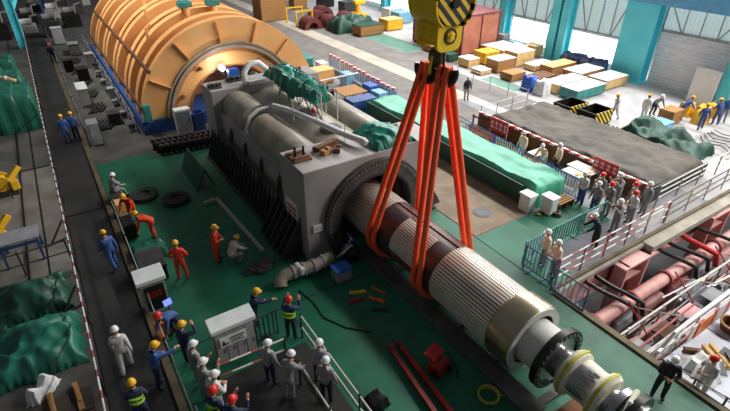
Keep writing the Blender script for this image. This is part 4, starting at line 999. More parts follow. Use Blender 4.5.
MB().tube([(8.1, 20.4, 3.95), (8.3, 19.3, 4.08), (8.75, 17.2, 4.1), (8.95, 15.7, 4.14), (9.1, 14.9, 4.18), (9.3, 14.55, 4.14), (9.35, 14.4, 4.06)], .13, 10).build('lagging', 'white', t)
for x, y in ((8.4, 18.9), (8.75, 17.3), (8.98, 15.4)): MB().cyl((x, y, 3.92 if y < 15.8 else 3.66), (x, y, 4.6), .025, 6).build('support', 'steel_white', t)
MB().ball((8.72, 17.5, 4.5), .12, 8, 6).build('red_cap', 'red', t)
t = thing('white_arch_pipe', (8.9, 24, 3.9), 'white arched pipe on the far end of the stator', 'pipe')
MB().tube([(8.2, 24.2, 3.9), (8.25, 24.3, 4.5), (8.6, 24.4, 4.85), (9.1, 24.4, 4.85), (9.45, 24.3, 4.5), (9.5, 24.2, 3.9)], .16, 10).build('arch', 'white', t)
MB().b2(8.3, 9.3, 23.9, 24.15, 3.9, 4.1).build('saddle', 'white', t, smooth=0, bevel=.04)
t = thing('tarped_scaffold', (9.9, 21, 3.7), 'white tube scaffold draped in torn green cloth on the stator top', 'scaffold')
for k in range(6):
    y = 18.2+1.08*k
    for x in (9.45, 10.25): MB().cyl((x, y, 3.67 if x < 10 else 3.5), (x, y, 4.95), .035, 6).build('upright', 'steel_white', t)
for x in (9.45, 10.25):
    for z in (4.2, 4.9): MB().cyl((x, 18.1, z), (x, 23.7, z), .035, 6).build('ledger', 'steel_white', t)
for k in range(5):
    y = 18.2+1.08*k
    MB().cyl((9.42, y, 3.75), (9.42, y+1.08, 4.85), .03, 6).build('brace', 'black', t)
    MB().cyl((9.42, y+1.08, 3.75), (9.42, y, 4.85), .03, 6).build('brace', 'steel_white', t)
def drape(parent, x, y0, y1, zt, zb, k, m):
    mb = MB(); n, q = 20, 8; vs = []
    for lay in (0, .03):
        for i in range(n+1):
            for j in range(q+1):
                u, v = i/n, j/q; y = y0+(y1-y0)*u
                zz = zt+(zb+.25*math.sin(u*9+k)+.15*math.sin(u*23+k)-zt)*v
                vs.append((x-.05-.12*v+.08*math.sin(u*17+v*5+k)*v+lay, y+.05*math.sin(v*9+k), zz))
    N = (n+1)*(q+1); ix = lambda i, j: i*(q+1)+j; fs = []
    for i in range(n):
        for j in range(q):
            fs += [(ix(i, j), ix(i+1, j), ix(i+1, j+1), ix(i, j+1)), tuple(N+a for a in (ix(i, j+1), ix(i+1, j+1), ix(i+1, j), ix(i, j)))]
    for i in range(n):
        for j in (0, q): fs.append((ix(i, j), ix(i+1, j), N+ix(i+1, j), N+ix(i, j)))
    for j in range(q):
        for i in (0, n): fs.append((ix(i, j), ix(i, j+1), N+ix(i, j+1), N+ix(i, j)))
    return mb.add(vs, fs).build('cloth', m, parent, smooth=60)
c_ = tarp('torn_cloth', 'tarp_teal', t, 9.32, 10.3, 20.2, 23.7, lambda u, v: .55+.14*math.sin(v*11)*math.sin(u*3), flare=.14, nx=26, ny=60, k=2.7, amp=.09); c_.location.z += 4.25
c_ = tarp('torn_cloth', 'tarp_teal', t, 9.36, 9.9, 18.5, 19.9, lambda u, v: .45+.15*math.sin(v*9), flare=.1, nx=18, ny=26, k=4.4, amp=.07); c_.location.z += 4.4
drape(t, 9.4, 20.4, 22.3, 4.6, 3.95, 1, 'tarp_teal')
t = tarp('crumpled_cloth', 'tarp_teal', None, 9.65, 11.1, 14.0, 15.6, lambda u, v: .22+.3*math.sin(u*3.1)*math.sin(v*3.1), flare=.14, nx=34, ny=34, k=2.2, amp=.08)
t.location.z = Z; tag(t, 'crumpled green cloth heaped on the stator above the bore', 'cloth')
for x, y, dx, lab in ((6.7, 24.6, .6, 'small dark tray on the far stator end block, outer corner'), (8.0, 25.2, .9, 'dark machine parts tray on the far stator end block beside the arch'), (11.3, 24.9, .8, 'dark tray on the far stator end block beyond the scaffold')):
    mb = MB().b2(x-dx/2, x+dx/2, y-.3, y+.3, Z, Z+.06); 
    for k in range(4): mb.box((x-dx/2+dx*(k+.5)/4, y+.1*math.sin(k*3), Z+.12), (.14, .3, .14), rz=k*.5)
    tag(mb.build('parts_tray', 'stator_dark', None, smooth=0), lab, 'tray')
t = tarp('green_bundle', 'tarp_dark', None, 8.2, 9.9, 26.0, 27.3, lambda u, v: .5+.15*math.sin(u*9), k=4, amp=.08)
t.location.z = 2.9; tag(t, 'dark green cloth bundle behind the far stator end block', 'bundle')
tag(MB().b2(7.6, 10.6, 25.7, 27.6, 0, 2.9).b2(7.7, 10.5, 25.65, 25.7, .3, 2.7).build('bearing_pedestal', 'stator_dark', None, smooth=0, bevel=.04), 'dark bearing pedestal between the stator and the turbine', 'pedestal')
# ------------------------------------------------------------------ the tarped trough and the shed on the right
t = thing('covered_trough', (17.7, 18, 0), 'long trough under a bright green tarp between stator and striped barrier', 'trough')
def trough_h(u, v): return 1.08+.05*math.sin(v*30)+.04*math.sin(u*7+v*11)+(.12 if v < .16 else 0)*abs(math.sin(u*6+v*20))
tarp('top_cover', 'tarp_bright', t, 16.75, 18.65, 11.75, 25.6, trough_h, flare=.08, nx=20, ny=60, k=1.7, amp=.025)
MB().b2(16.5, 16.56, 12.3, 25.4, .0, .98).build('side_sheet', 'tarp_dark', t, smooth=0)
MB().b2(16.42, 16.48, 12.3, 25.4, 0, .1).build('bottom_rail', 'wood_brown', t, smooth=0)
tag(MB().b2(15.8, 17.6, 25.9, 26.9, 0, .85).b2(15.75, 17.65, 25.85, 26.95, .85, .9).build('blue_crate', 'turbine_blue', None, smooth=0, bevel=.02), 'dark blue crate at the far end of the green tarped trough', 'crate')
for i, (x, y, lab) in enumerate(((16.35, 11.8, 'white plastic drum box nearer the stator, at the end of the trough'), (17.0, 11.12, 'white plastic drum box beside its twin, nearer the striped barrier'))):
    t = thing('plastic_container', (x, y, .02), lab, 'container')
    MB().b2(x-.25, x+.25, y-.3, y+.3, .02, .82).build('tub', 'plastic_white', t, smooth=0, bevel=.08)
    MB().b2(x-.28, x+.28, y-.33, y+.33, .8, .9).build('lid', 'white', t, smooth=0, bevel=.03)
t = thing('small_pallet', (17.9, 11.0, .02), 'small wooden pallet against the end of the trough', 'pallet')
for y in (10.85, 11.0, 11.15, 11.3): MB().b2(17.45, 18.45, y, y+.1, .36, .4).build('board', 'wood', t, smooth=0)
for x in (17.5, 17.95, 18.4): MB().b2(x, x+.08, 10.86, 11.4, .02, .36).build('block', 'wood_brown', t, smooth=0)
for k, (x, y, m, lab) in enumerate([(16.9, 11.05, 'hazard', 'striped bar lying on the green floor by the white drum boxes'), (17.15, 10.75, 'stator_dark', 'dark coil of strap on the green floor before the small pallet')]):
    mb = MB()
    if k == 0: mb.beam((16.3, 11.2, .06), (17.3, 11.05, .06), .1, .08)
    else:
        for q in range(3): mb.ring((x, y, .04+q*.05), .1, .24-.03*q, 0, .05, 'Z', 16)
    tag(mb.build('floor_bar' if k == 0 else 'strap_coil', m, None), lab, ['bar', 'coil'][k])

sh = thing('tarp_covered_shed', (24, 14.3, 0), 'large low laydown covered by a sagging brown tarp', 'shed')
def shed_h(u, v): return .92-.18*math.sin(u*3.14)*math.sin(v*3.14)+.035*math.sin(v*37+u*5)+.03*math.sin(u*21)
tarp('tarp', 'tarp_brown', sh, 21.75, 26.4, 9.3, 19.6, shed_h, flare=.12, nx=34, ny=60, k=.6, amp=.06)
MB().b2(21.4, 21.48, 9.2, 20.2, 0, .85).build('side_boards', 'wood_brown', sh, smooth=0)
MB().b2(21.36, 21.5, 9.2, 20.2, .86, .98).build('warning_edge', 'rw_tape', sh, smooth=0)
MB().b2(21.5, 26.5, 9.08, 9.16, 0, .8).build('end_boards', 'stator_dark', sh, smooth=0)
t = tarp('green_tarp_heap', 'tarp_dark', None, 26.9, 29.4, 10.2, 14.3, lambda u, v: .5+.55*v*abs(math.sin(u*4+v*2))+.2*math.sin(v*17+u*8), flare=.12, nx=36, ny=40, k=5, amp=.1)
tag(t, 'crumpled green tarp heaped along the far edge of the brown tarp', 'tarp')
t = tarp('dark_tarp_edge', 'tarp_dark', None, 26.95, 27.6, 14.7, 15.5, lambda u, v: .35+.1*math.sin(v*19), k=6, nx=14, ny=18)
tag(t, 'dark green tarp strip lying between the green heap and the black bins', 'tarp')
# wooden trench beside the shed
t = thing('timber_trench', (20.6, 17.6, 0), 'brown timber floored trench with low posts beside the brown tarp', 'trench')
MB().b2(19.9, 21.3, 15.9, 20.6, 0, .05).build('boards', 'wood_brown', t, smooth=0)
for y in (16.2, 17.6, 19.0, 20.4):
    for x in (19.95, 21.2): MB().b2(x-.04, x+.04, y-.04, y+.04, .05, .75).build('post', 'red_dark', t, smooth=0)
for x in (19.95, 21.2): MB().b2(x-.03, x+.03, 16.1, 20.5, .6, .68).build('rail', 'wood_brown', t, smooth=0)
def banner(x0, y0, y1, z0, z1, lab):
    t = thing('red_banner', (x0, (y0+y1)/2, 0), lab, 'banner')
    s_ = MB().b2(x0, x0+.03, y0, y1, z0, z1).build('cloth', 'red', t, smooth=0)
    mb = MB(); n = 4; w_ = (y1-y0)/n
    for k in range(n):
        y = y0+w_*(k+.2); h = (z1-z0)
        mb.b2(x0-.015, x0, y, y+w_*.6, z0+h*.62, z0+h*.7).b2(x0-.015, x0, y, y+w_*.6, z0+h*.25, z0+h*.33).b2(x0-.015, x0, y+w_*.25, y+w_*.37, z0+h*.2, z0+h*.8)
    mb.build('white_lettering', 'white', s_, smooth=0)
    for y in (y0, y1): MB().cyl((x0+.03, y, 0), (x0+.03, y, z1+.05), .025, 6).build('post', 'steel_white', t)
banner(20.9, 17.4, 18.7, .45, 1.25, 'red banner with white lettering above the timber trench')
banner(21.2, 10.7, 12.0, .75, 1.35, 'red banner with white lettering above the watching crowd')
for k, (x0, x1, y0, y1, h, m, lab) in enumerate([(19.9, 20.8, 14.4, 15.0, .7, 'paper_white', 'white table nearest the peach-vested lone person'), (20.4, 21.2, 11.5, 12.9, .75, 'plastic_white', 'long white table under the red banner'), (19.6, 20.2, 11.6, 12.6, .8, 'paper_white', 'white stacked board table along the striped barrier')]):
    t = thing('white_table', ((x0+x1)/2, (y0+y1)/2, 0), lab, 'table')
    MB().b2(x0, x1, y0, y1, h-.05, h).build('top', m, t, smooth=0)
    for x in (x0+.06, x1-.06):
        for y in (y0+.06, y1-.06): MB().b2(x-.03, x+.03, y-.03, y+.03, 0, h-.05).build('leg', 'grey_paint', t, smooth=0)
    MB().b2(x0+.1, x1-.15, y0+.1, y0+.3, h, h+.04).build('wooden_strip', 'wood_pale', t, smooth=0)
box_thing('small_carton', 20.5, 20.9, 11.0, 11.35, .55, 'wood', 'small brown carton beside the long white table', 'box', slat=False)

# skips with striped ends
for i, (x, y, lab) in enumerate(((27.6, 18.2, 'black open skip nearer the pallets, beside the brown tarp'), (27.9, 16.6, 'black open skip with yellow-striped end, nearest the walking white figure'))):
    t = thing('open_skip', (x, y, 0), lab, 'skip')
    mb = MB()
    x0, x1, y0, y1, z1 = x-.9, x+.9, y-.65, y+.65, .95
    mb.b2(x0, x1, y0, y1, 0.1, .16).b2(x0, x0+.06, y0, y1, .16, z1).b2(x1-.06, x1, y0, y1, .16, z1).b2(x0+.06, x1-.06, y1-.06, y1, .16, z1)
    mb.build('tub', 'gunmetal', t, smooth=0)
    MB().b2(x0+.06, x1-.06, y0, y0+.06, .16, z1).build('striped_end', 'hazard', t, smooth=0)
    for s in (x0+.2, x1-.3): MB().b2(s, s+.1, y0, y1, 0, .1).build('skid', 'black', t, smooth=0)

# pallets and crates toward the wall
CR = [
 ('flat_crate', 30.2, 33.4, 19.6, 21.0, .75, 'teal', 'long teal sided crate with pale lid nearest the skips', 'paper_white'),
 ('flat_crate', 30.3, 33.6, 21.3, 22.6, .7, 'wood_pale', 'long crate with white lid behind the teal sided crate', 'paper_white'),
 ('flat_crate', 33.9, 36.6, 19.9, 21.4, .75, 'wood_pale', 'pale crate with a yellow edge beside the wide turquoise column', 'paper_white'),
 ('flat_crate', 33.8, 36.7, 22.0, 23.6, .75, 'wood', 'brown crate with white lid below the bright window', 'paper_white'),
 ('flat_crate', 30.6, 32.8, 23.4, 24.7, .55, 'wood_brown', 'low brown crate in the middle of the crate field', None),
 ('flat_crate', 33.5, 36.4, 24.4, 25.6, .7, 'wood', 'orange brown crate by the blue pipe bundles', 'wood_pale'),
 ('packing_crate', 29.7, 31.2, 25.1, 26.3, .6, 'wood', 'small brown crate beside the blue standing sacks', None),
 ('packing_crate', 30.4, 32.4, 27.3, 28.6, 1.0, 'wood', 'square wooden crate with white top facing the green lane', 'paper_white'),
 ('packing_crate', 32.9, 35.0, 27.6, 29.0, 1.2, 'wood_pale', 'larger pale crate right behind the white topped square crate', 'paper_white'),
 ('packing_crate', 31.3, 32.9, 29.6, 31.0, .95, 'yellow', 'yellow crate between the green lane and the pale crates', 'yellow'),
 ('flat_crate', 33.4, 36.5, 29.6, 31.0, .9, 'wood_pale', 'long pale crate below the second bright window', 'paper_white'),
 ('flat_crate', 33.6, 36.4, 31.4, 32.5, .8, 'wood', 'pale brown crate nearest the red-brown container', 'paper_white'),
 ('packing_crate', 29.2, 30.2, 31.8, 32.8, .7, 'tarp_dark', 'dark green crate beside the yellow crate', None),
 ('packing_crate', 31.5, 32.7, 13.6, 14.5, .9, 'wood', 'open brown carton beside the bending dark person', None),
 ('packing_crate', 29.7, 30.9, 13.2, 14.1, .55, 'blue_pale', 'light blue topped crate at the green tarp heap', 'blue_pale'),
]
for nm, x0, x1, y0, y1, h, m, lab, lid in CR:
    box_thing(nm, x0, x1, y0, y1, h, m, lab, 'crate', lid=.05 if lid else None, lidm=lid or 'paper_white')
for k in range(3):
    t = thing('loose_board', (33, 22, .8), ['white sheet lying askew over the teal crate lid', 'white sheet lying askew over the crate behind the teal one', 'white sheet lying on the brown crate under the window'][k], 'board')
    x, y, z = ((31.6, 20.3, .82), (32.0, 21.9, .77), (35.2, 22.8, .82))[k]
    MB().box((x, y, z), (1.5, 1.0, .03), rz=.2+.3*k).build('sheet', 'paper_white', t, smooth=0)
    MB().box((x, y, z+.025), (1.5, .06, .02), rz=.2+.3*k).build('batten', 'wood_pale', t, smooth=0)
for k, (x, y) in enumerate(((37.4, 23.0), (37.35, 23.95), (37.4, 24.9), (37.35, 25.85))):
    t = tarp('pipe_bundle_sack', 'bundle_blue', None, x-.7, x+.7, y-.38, y+.38, lambda u, v: .95+.12*math.sin(u*9+v*4), flare=.05, nx=14, ny=14, k=k*2.1, amp=.09)
    tag(t, 'blue wrapped bundle below the bright window, %s from the wide column' % ORD[k], 'bundle')
for k, (x, y) in enumerate(((29.4, 23.1), (29.5, 22.0))):
    t = tarp('standing_sack', ['blue_bright', 'paper_white'][k], None, x-.4, x+.4, y-.4, y+.4, lambda u, v: 1.0+.1*math.sin(u*8), flare=.08, nx=12, ny=12, k=k*2, amp=.08)
    tag(t, ['bright blue sack standing at the edge of the crate field', 'crumpled white sack pile beside the bright blue sack'][k], 'sack')
for k, (x, y) in enumerate(((33.6, 12.9), (34.55, 13.3), (35.5, 13.1), (34.3, 14.2))):
    t = tarp('yellow_sack', 'yellow', None, x-.36, x+.36, y-.32, y+.32, lambda u, v: .75, flare=.08, nx=12, ny=12, k=k*3.0, amp=.1)
    tag(t, 'stuffed yellow sack in the pile by the white panel, %s from the carton' % ORD[k], 'sack')
t = tarp('cable_tangle', 'stator_grey', None, 29.9, 32.4, 9.2, 11.6, lambda u, v: .1, nx=14, ny=14, k=8, amp=.05)
tag(t, 'flat grey net sheet spread on the bright floor beyond the green tarp heap', 'net')
for k in range(5):
    mb = MB().tube([(30.0+.5*k, 9.4+.2*math.sin(k), .2), (30.4+.5*k, 10.2, .28), (30.2+.55*k, 11.0, .22), (31.1+.4*k, 11.6, .2)], .03, 6)
    tag(mb.build('cable', 'gunmetal', None), 'dark cable lying over the grey net sheet', 'cable', 'cables on the grey net')
railing((26.6, 31.5), (27.0, 21.2), 'thin pale railing between the grey aisle and the crates', 'steel_white', 'grey_paint', 1.7, rails=(.5, 1.0), rp=.022)
railing((22.0, 20.6), (26.6, 20.9), 'thin pale railing along the far end of the brown tarp', 'steel_white', 'grey_paint', 1.5, rails=(.5, 1.0), rp=.022)
CR2 = [('flat_pallet', 28.9, 30.0, 27.6, 28.8, .35, 'wood_pale', 'low pale pallet of boards just before the square white topped crate', 'paper_white'), ('flat_pallet', 29.6, 31.0, 33.3, 34.3, .3, 'wood', 'low pallet lying at the foot of the red-brown container', None) ,
 ('packing_crate', 36.6, 37.7, 28.9, 30.2, 1.0, 'wood_pale', 'pale crate against the second bright window', None), ('packing_crate', 36.6, 37.5, 30.6, 32.0, .9, 'blue_pale', 'pale blue crate against the second bright window', None),
 ('packing_crate', 30.0, 31.4, 35.2, 36.6, .6, 'wood', 'low brown box on the green lane in front of the container', None), ('flat_pallet', 33.3, 35.6, 26.0, 27.1, .45, 'wood_pale', 'long low pale pallet in front of the larger pale crate', 'paper_white'),
 ('packing_crate', 29.4, 30.6, 29.6, 30.9, .7, 'wood_pale', 'small pale crate before the yellow crate', 'paper_white'), ('packing_crate', 36.5, 37.3, 32.6, 33.4, 1.3, 'stator_grey', 'grey box at the foot of the column behind the container', None)]
for nm, x0, x1, y0, y1, h, m, lab, lid in CR2:
    box_thing(nm, x0, x1, y0, y1, h, m, lab, 'pallet' if 'pallet' in nm else 'crate', lid=.05 if lid else None, lidm=lid or 'paper_white')
# the red-brown container
t = thing('site_container', (34, 37, 0), 'big red-brown wooden container standing behind the crane hook', 'container')
MB().b2(31.4, 35.9, 32.8, 39.8, .12, 3.4).build('body', 'redbox', t, smooth=0, bevel=.03)
MB().b2(31.3, 36.0, 32.7, 39.9, 3.4, 3.5).build('roof', 'maroon', t, smooth=0)
for y in (32.8, 36.3, 39.7): MB().b2(31.34, 31.42, y, y+.12, .12, 3.4).build('batten', 'maroon', t, smooth=0)
for x in (31.36, 33.6, 35.8): MB().b2(x, x+.12, 32.74, 32.82, .12, 3.4).build('batten', 'maroon', t, smooth=0)

MB().b2(31.4, 35.9, 32.8, 39.8, 0, .12).build('base', 'stator_dark', t, smooth=0)
tag(MB().b2(29.8, 31.2, 30.9, 31.5, .0, .08).b2(29.9, 31.1, 31.0, 31.4, .08, .14).build('pale_board', 'paper_white', None, smooth=0), 'pale board lying in front of the red-brown container', 'board')
tag(MB().b2(38.15, 38.3, 28.75, 29.1, .9, 1.9).b2(38.12, 38.15, 28.8, 29.05, 1.3, 1.7).build('fire_box', 'red', None, smooth=0, bevel=.02), 'red fire box hung on the turquoise column by the second window', 'fire box')
# far end of the hall
box_thing('tall_crate', 22.0, 25.2, 56, 58.6, 3.4, 'wood', 'tall orange wooden crate standing far behind the turbine', 'crate')
for k, (x, y, lab) in enumerate(((25.4, 50.6, 'maroon half-ring bearing shell nearest the pale road'), (27.8, 50.2, 'maroon half-ring bearing shell, middle of the row by the yellow frame'), (30.2, 50.8, 'maroon half-ring bearing shell farthest from the pale road'), (27.8, 53.4, 'maroon half-ring bearing shell behind the row'), (29.6, 55.5, 'maroon half-ring bearing shell at the far back'))):
    t = thing('bearing_shell', (x, y, 0), lab, 'bearing shell')
    MB().arc(x, .15, .55, 1.05, y-.9, y+.9, 0, 180, 24).build('shell', 'maroon', t)
    for s in (-1, 1): MB().b2(x+s*.8-.35, x+s*.8+.35, y-.9, y+.9, 0, .16).build('foot', 'maroon', t, smooth=0)
t = thing('yellow_gantry', (25.2, 52, 0), 'yellow tubular frame standing beside the maroon bearing shells', 'frame')
for x in (24.4, 26.4):
    for y in (52, 54.5): MB().b2(x-.08, x+.08, y-.08, y+.08, 0, 1.6).build('post', 'yellow', t, smooth=0)
for y in (52, 54.5): MB().b2(24.3, 26.5, y-.07, y+.07, 1.5, 1.65).build('beam', 'yellow', t, smooth=0)
box_thing('machine_crate', 27.8, 30.6, 43.9, 45.6, 1.0, 'wood', 'yellow-brown crate under a green tarp beside the green lane', 'crate', lid=.05, lidm='tarp_dark')
box_thing('machine_crate', 31.6, 33.6, 44.5, 46.2, 1.1, 'yellow', 'bright yellow crate next to the green tarped crate', 'crate', lid=.05, lidm='wood_pale')
t = tarp('machine_tarp', 'tarp_dark', None, 26.6, 30.8, 46.3, 48.4, lambda u, v: 1.2+.25*math.sin(u*9+v*5), nx=20, ny=20, k=9, amp=.15)
tag(t, 'green tarped machine behind the yellow-brown crate', 'tarp')
t = thing('yellow_machine', (32.5, 52, 0), 'yellow machine stand far back by the windows', 'machine')
MB().b2(31.8, 33.2, 51, 52.8, 0, .7).build('base', 'yellow', t, smooth=0, bevel=.05); MB().cyl((32.5, 52, .7), (32.5, 52, 1.9), .3, 14).build('column', 'yellow', t); MB().b2(32.0, 33.4, 51.7, 52.3, 1.7, 2.0).build('head', 'crane_yellow', t, smooth=0)
for k, (x, y) in enumerate(((33.8, 56.5), (36.0, 50.0), (35.6, 47.5), (33, 61), (29.5, 62))):
    box_thing('stored_crate', x-.9, x+.9, y-.8, y+.8, 1.2, ['stator_dark', 'paper_white', 'blue_pale', 'gunmetal', 'wood'][k], ['dark crate far back beside the yellow machine', 'white crate under the far windows', 'pale blue crate under the far windows', 'dark crate at the farthest visible row', 'brown crate at the far end of the pale road'][k], 'crate')
# between turbine and barrier
box_thing('orange_case', 16.7, 18.2, 32.6, 33.9, 1.0, 'turbine_orange', 'orange case beside the turbine end plate', 'case', slat=False, lid=.05, lidm='wood_pale')
tag(MB().b2(16.4, 17.9, 35.5, 37.5, 0, 1.2).b2(16.3, 18.0, 35.4, 37.6, 1.2, 1.3).build('teal_case', 'teal', None, smooth=0, bevel=.05), 'teal covered case beside the turbine flank', 'case')
t = thing('work_table', (16.9, 28.3, 0), 'brown topped work table behind the stator, cluttered with parts', 'table')
MB().b2(16.0, 17.9, 27.4, 29.2, .76, .84).build('top', 'wood', t, smooth=0)
for x in (16.1, 17.8):
    for y in (27.5, 29.1): MB().b2(x-.05, x+.05, y-.05, y+.05, 0, .76).build('leg', 'stator_dark', t, smooth=0)
for k, (x, y, lab) in enumerate(((14.6, 27.9, 'dark machine part nearest the stator by the work table'), (15.95, 29.8, 'dark machine part behind the work table'), (16.0, 31.2, 'dark machine part beside the turbine corner'), (14.4, 26.7, 'dark machine part right before the work table'))):
    mb = MB()
    for q in range(4): mb.box((x+.25*math.cos(q*1.6), y+.3*math.sin(q*1.6), .18+.1*q), (.5, .45, .35), rz=q*.7)
    mb.cyl((x, y, .4), (x, y, .95), .16, 10)
    tag(mb.build('machine_part', 'stator_dark', None, smooth=30), lab, 'machine part')
t = thing('white_boom', (16.4, 30.2, 1.2), 'long white pole lying across from the turbine corner to the barrier', 'pole')
MB().cyl((15.5, 30.15, 1.2), (18.9, 30.3, 1.2), .05, 8).build('pole', 'white', t)
for x in (15.7, 18.7): MB().cyl((x, 30.2, 0), (x, 30.2, 1.2), .03, 6).build('stand', 'grey_paint', t)
for k, (x, y, m, lab) in enumerate(((18.3, 26.6, 'blue_pale', 'pale blue cabinet beside the dark blue crate'), (18.6, 28.2, 'blue_bright', 'bright blue case along the red-white barrier'), (18.6, 31.4, 'blue_pale', 'pale blue case farther along the red-white barrier'), (18.4, 35.0, 'plastic_white', 'white case along the red-white barrier near the orange case'))):
    tag(MB().b2(x-.35, x+.35, y-.5, y+.5, 0, .95).b2(x-.37, x+.37, y-.52, y+.52, .95, 1.0).build('equipment_case', m, None, smooth=0, bevel=.03), lab, 'case')

# ------------------------------------------------------------------ pit with pink steelwork
t = thing('pink_pipe', (22, 6.5, -1.6), 'thick pink pipe running along below the platform railing', 'pipe')
MB().cyl((13.2, 6.5, -1.65), (34, 6.5, -1.65), .27, 20).build('pipe_body', 'pink', t)
for x in (14.6, 17.0, 19.4, 23.5, 27): MB().ring((x, 6.5, -1.65), .26, .36, -.06, .06, 'X', 20).build('flange', 'pink_dark', t)
for k, x in enumerate((16.85, 23.6)):
    t = thing('pink_bracket', (x, 7, -2.4), ['pink steel bracket under the platform corner, nearest the rotor', 'pink steel bracket farther along under the platform'][k], 'bracket')
    MB().prism([(6.95, -.27), (7.5, -.27), (7.5, -4.8), (7.0, -4.8)], x, x+.12, plane='YZ').build('side_plate', 'pink', t, smooth=0)
    MB().prism([(6.95, -.27), (7.5, -.27), (7.5, -4.8), (7.0, -4.8)], x+1.5, x+1.62, plane='YZ').build('side_plate', 'pink', t, smooth=0)
    MB().b2(x+.12, x+1.5, 7.4, 7.5, -4.8, -.26).build('back_plate', 'pink_dark', t, smooth=0)
    for z in (-1.2, -2.6, -3.8): MB().b2(x+.12, x+1.5, 7.05, 7.4, z, z+.1).build('stiffener', 'pink', t, smooth=0)
    MB().b2(x-.25, x+1.87, 6.9, 7.5, -.36, -.27).build('head_plate', 'pink', t, smooth=0)
t = thing('pink_girder', (24, 7.9, -1), 'long pink girder along the platform underside', 'girder')
MB().b2(13.3, 40, 7.7, 7.8, -1.5, -.42).build('web', 'pink', t, smooth=0)
for z in (-1.56, -.46): MB().b2(13.3, 40, 7.55, 7.95, z, z+.06).build('flange', 'pink', t, smooth=0)
for k, (x, dx, m) in enumerate(((15.0, 1.3, 'gunmetal'), (15.6, 1.2, 'gunmetal'), (19.4, 1.4, 'gunmetal'), (20.2, 1.6, 'gunmetal'), (21.3, 1.2, 'red'), (22.4, 1.8, 'gunmetal'), (27.0, 1.5, 'gunmetal'))):
    mb = MB().tube([(x, 7.5, -.5), (x+dx*.3, 7.0, -.8), (x+dx*.7, 6.5, -1.1), (x+dx, 6.0, -1.35), (x+dx+.15, 5.9, -2.0)], .12 if m == 'red' else .09, 10)
    tag(mb.build('bent_pipe', m, None), ['short dark bent pipe under the platform, nearest the rotor', 'dark bent pipe beside the nearest short one', 'dark bent pipe left of the red pipe, farther one', 'dark bent pipe just before the red pipe', 'bright red bent pipe crossing above the pink pipe', 'long dark bent pipe just past the red pipe', 'dark bent pipe farthest along the platform'][k], 'pipe')
sc = thing('pipe_scaffold', (18, 5, -5), 'dense white and pink tube scaffold filling the pit', 'scaffold')
for i in range(12):
    x = 13.4+i*1.1
    for j, y in enumerate((4.1, 5.3)):
        MB().cyl((x+.1*j, y, -5), (x+.1*j, y, -.2-.7*j), .035, 6).build('upright', ['steel_white', 'pink', 'steel'][(i+j) % 3], sc)
for j, (y, z) in enumerate(((4.1, -.3), (4.1, -1.3), (4.1, -2.3), (4.15, -3.4), (5.3, -.95), (5.3, -1.9), (5.3, -3.0), (4.7, -1.6), (5.9, -2.7), (5.9, -3.6))):
    MB().cyl((13.2, y, z), (27, y, z), .04 if j % 3 else .07, 6).build('ledger', ['steel_white', 'pink', 'steel_white', 'grey_paint'][j % 4], sc)
for i in range(13):
    x = 13.3+i*1.05
    MB().cyl((x, 4.0, -.4-.9*(i % 3)), (x+.1, 6.0, -.6-.9*((i+1) % 3)), .03, 6).build('transom', ['steel_white', 'pink', 'red_dark'][i % 3], sc)
    MB().cyl((x, 4.15, -2.2), (x+1.1, 4.15, -.3), .03, 6).build('brace', ['pink', 'steel_white'][i % 2], sc)
for i in range(10):
    x = 13.6+i*1.3
    MB().tube([(x, 5.6, -2.6), (x+.5, 5.4, -2.4), (x+.9, 4.8, -2.8), (x+1.4, 4.6, -2.7)], .1, 8).build('hose', ['steel_white', 'pink_dark', 'steel', 'gunmetal'][i % 4], sc)
for i in range(7):
    x = 14+i*1.7
    MB().b2(x, x+.9, 4.4, 5.0, -1.35, -1.3).build('plank', ['grey_paint', 'wood_brown', 'pink'][i % 3], sc, smooth=0)
for i in range(34):
    y, z = 4.0+1.9*((i*37) % 100)/100, -.9-3.4*((i*61) % 100)/100; x = 13.3+9*((i*29) % 100)/100
    MB().cyl((x, y, z), (x+2.2+2.5*((i*17) % 10)/10, y+.25*math.sin(i), z+.15*math.cos(i*2)), .03+.05*((i*7) % 5)/5, 7).build('conduit', ['steel_white', 'pink', 'steel_white', 'grey_paint', 'pink_dark', 'white'][i % 6], sc)
for i in range(9):
    x = 13.6+1.15*i; MB().box((x, 4.5+.5*math.sin(i*2), -1.7-.5*(i % 3)), (.5, .35, .3), rz=i).build('junction_box', ['steel_white', 'grey_paint', 'pink'][i % 3], sc, smooth=0)
t = thing('valve_box', (19.6, 5.2, -2), 'grey box with dark hatch among the pit pipes', 'box')
MB().b2(18.7, 20.3, 4.7, 5.8, -2.5, -1.55).build('body', 'mat_grey', t, smooth=0, bevel=.03); MB().b2(18.8, 20.2, 4.66, 4.7, -2.4, -1.7).build('hatch', 'gunmetal', t, smooth=0)
for k in range(6):
    x = 13.8+2.0*k
    mb = MB().tube([(x, 6.3, -4.9), (x, 6.3, -3.0), (x+.4, 6.35, -2.6), (x+1.5, 6.35, -2.5)], .22, 10)
    tag(mb.build('pit_pipe', ['pink_dark', 'grey_paint', 'pink'][k % 3], None), 'lower elbow pipe in the pit, %s from the rotor strip' % ORD[k], 'pipe')
t = thing('white_curved_rail', (16, 3.7, -.5), 'thick white curved handrail at the edge of the grey plates', 'railing')
MB().tube([(13.1, 3.95, -1.2), (13.5, 3.9, -.2), (14.1, 3.85, .45), (15.2, 3.85, .5), (20, 3.85, .5)], .07, 10).build('top_rail', 'white', t)
MB().cyl((13.4, 3.85, 0), (20, 3.85, 0), .05, 8).build('mid_rail', 'white', t)
for k in range(5): MB().cyl((14.4+1.3*k, 3.85, -.6), (14.4+1.3*k, 3.85, .5), .045, 8).build('post', 'white', t)
t = thing('red_white_mesh', (16.2, 3.4, -.5), 'red and white warning netting strung along the white handrail', 'netting')
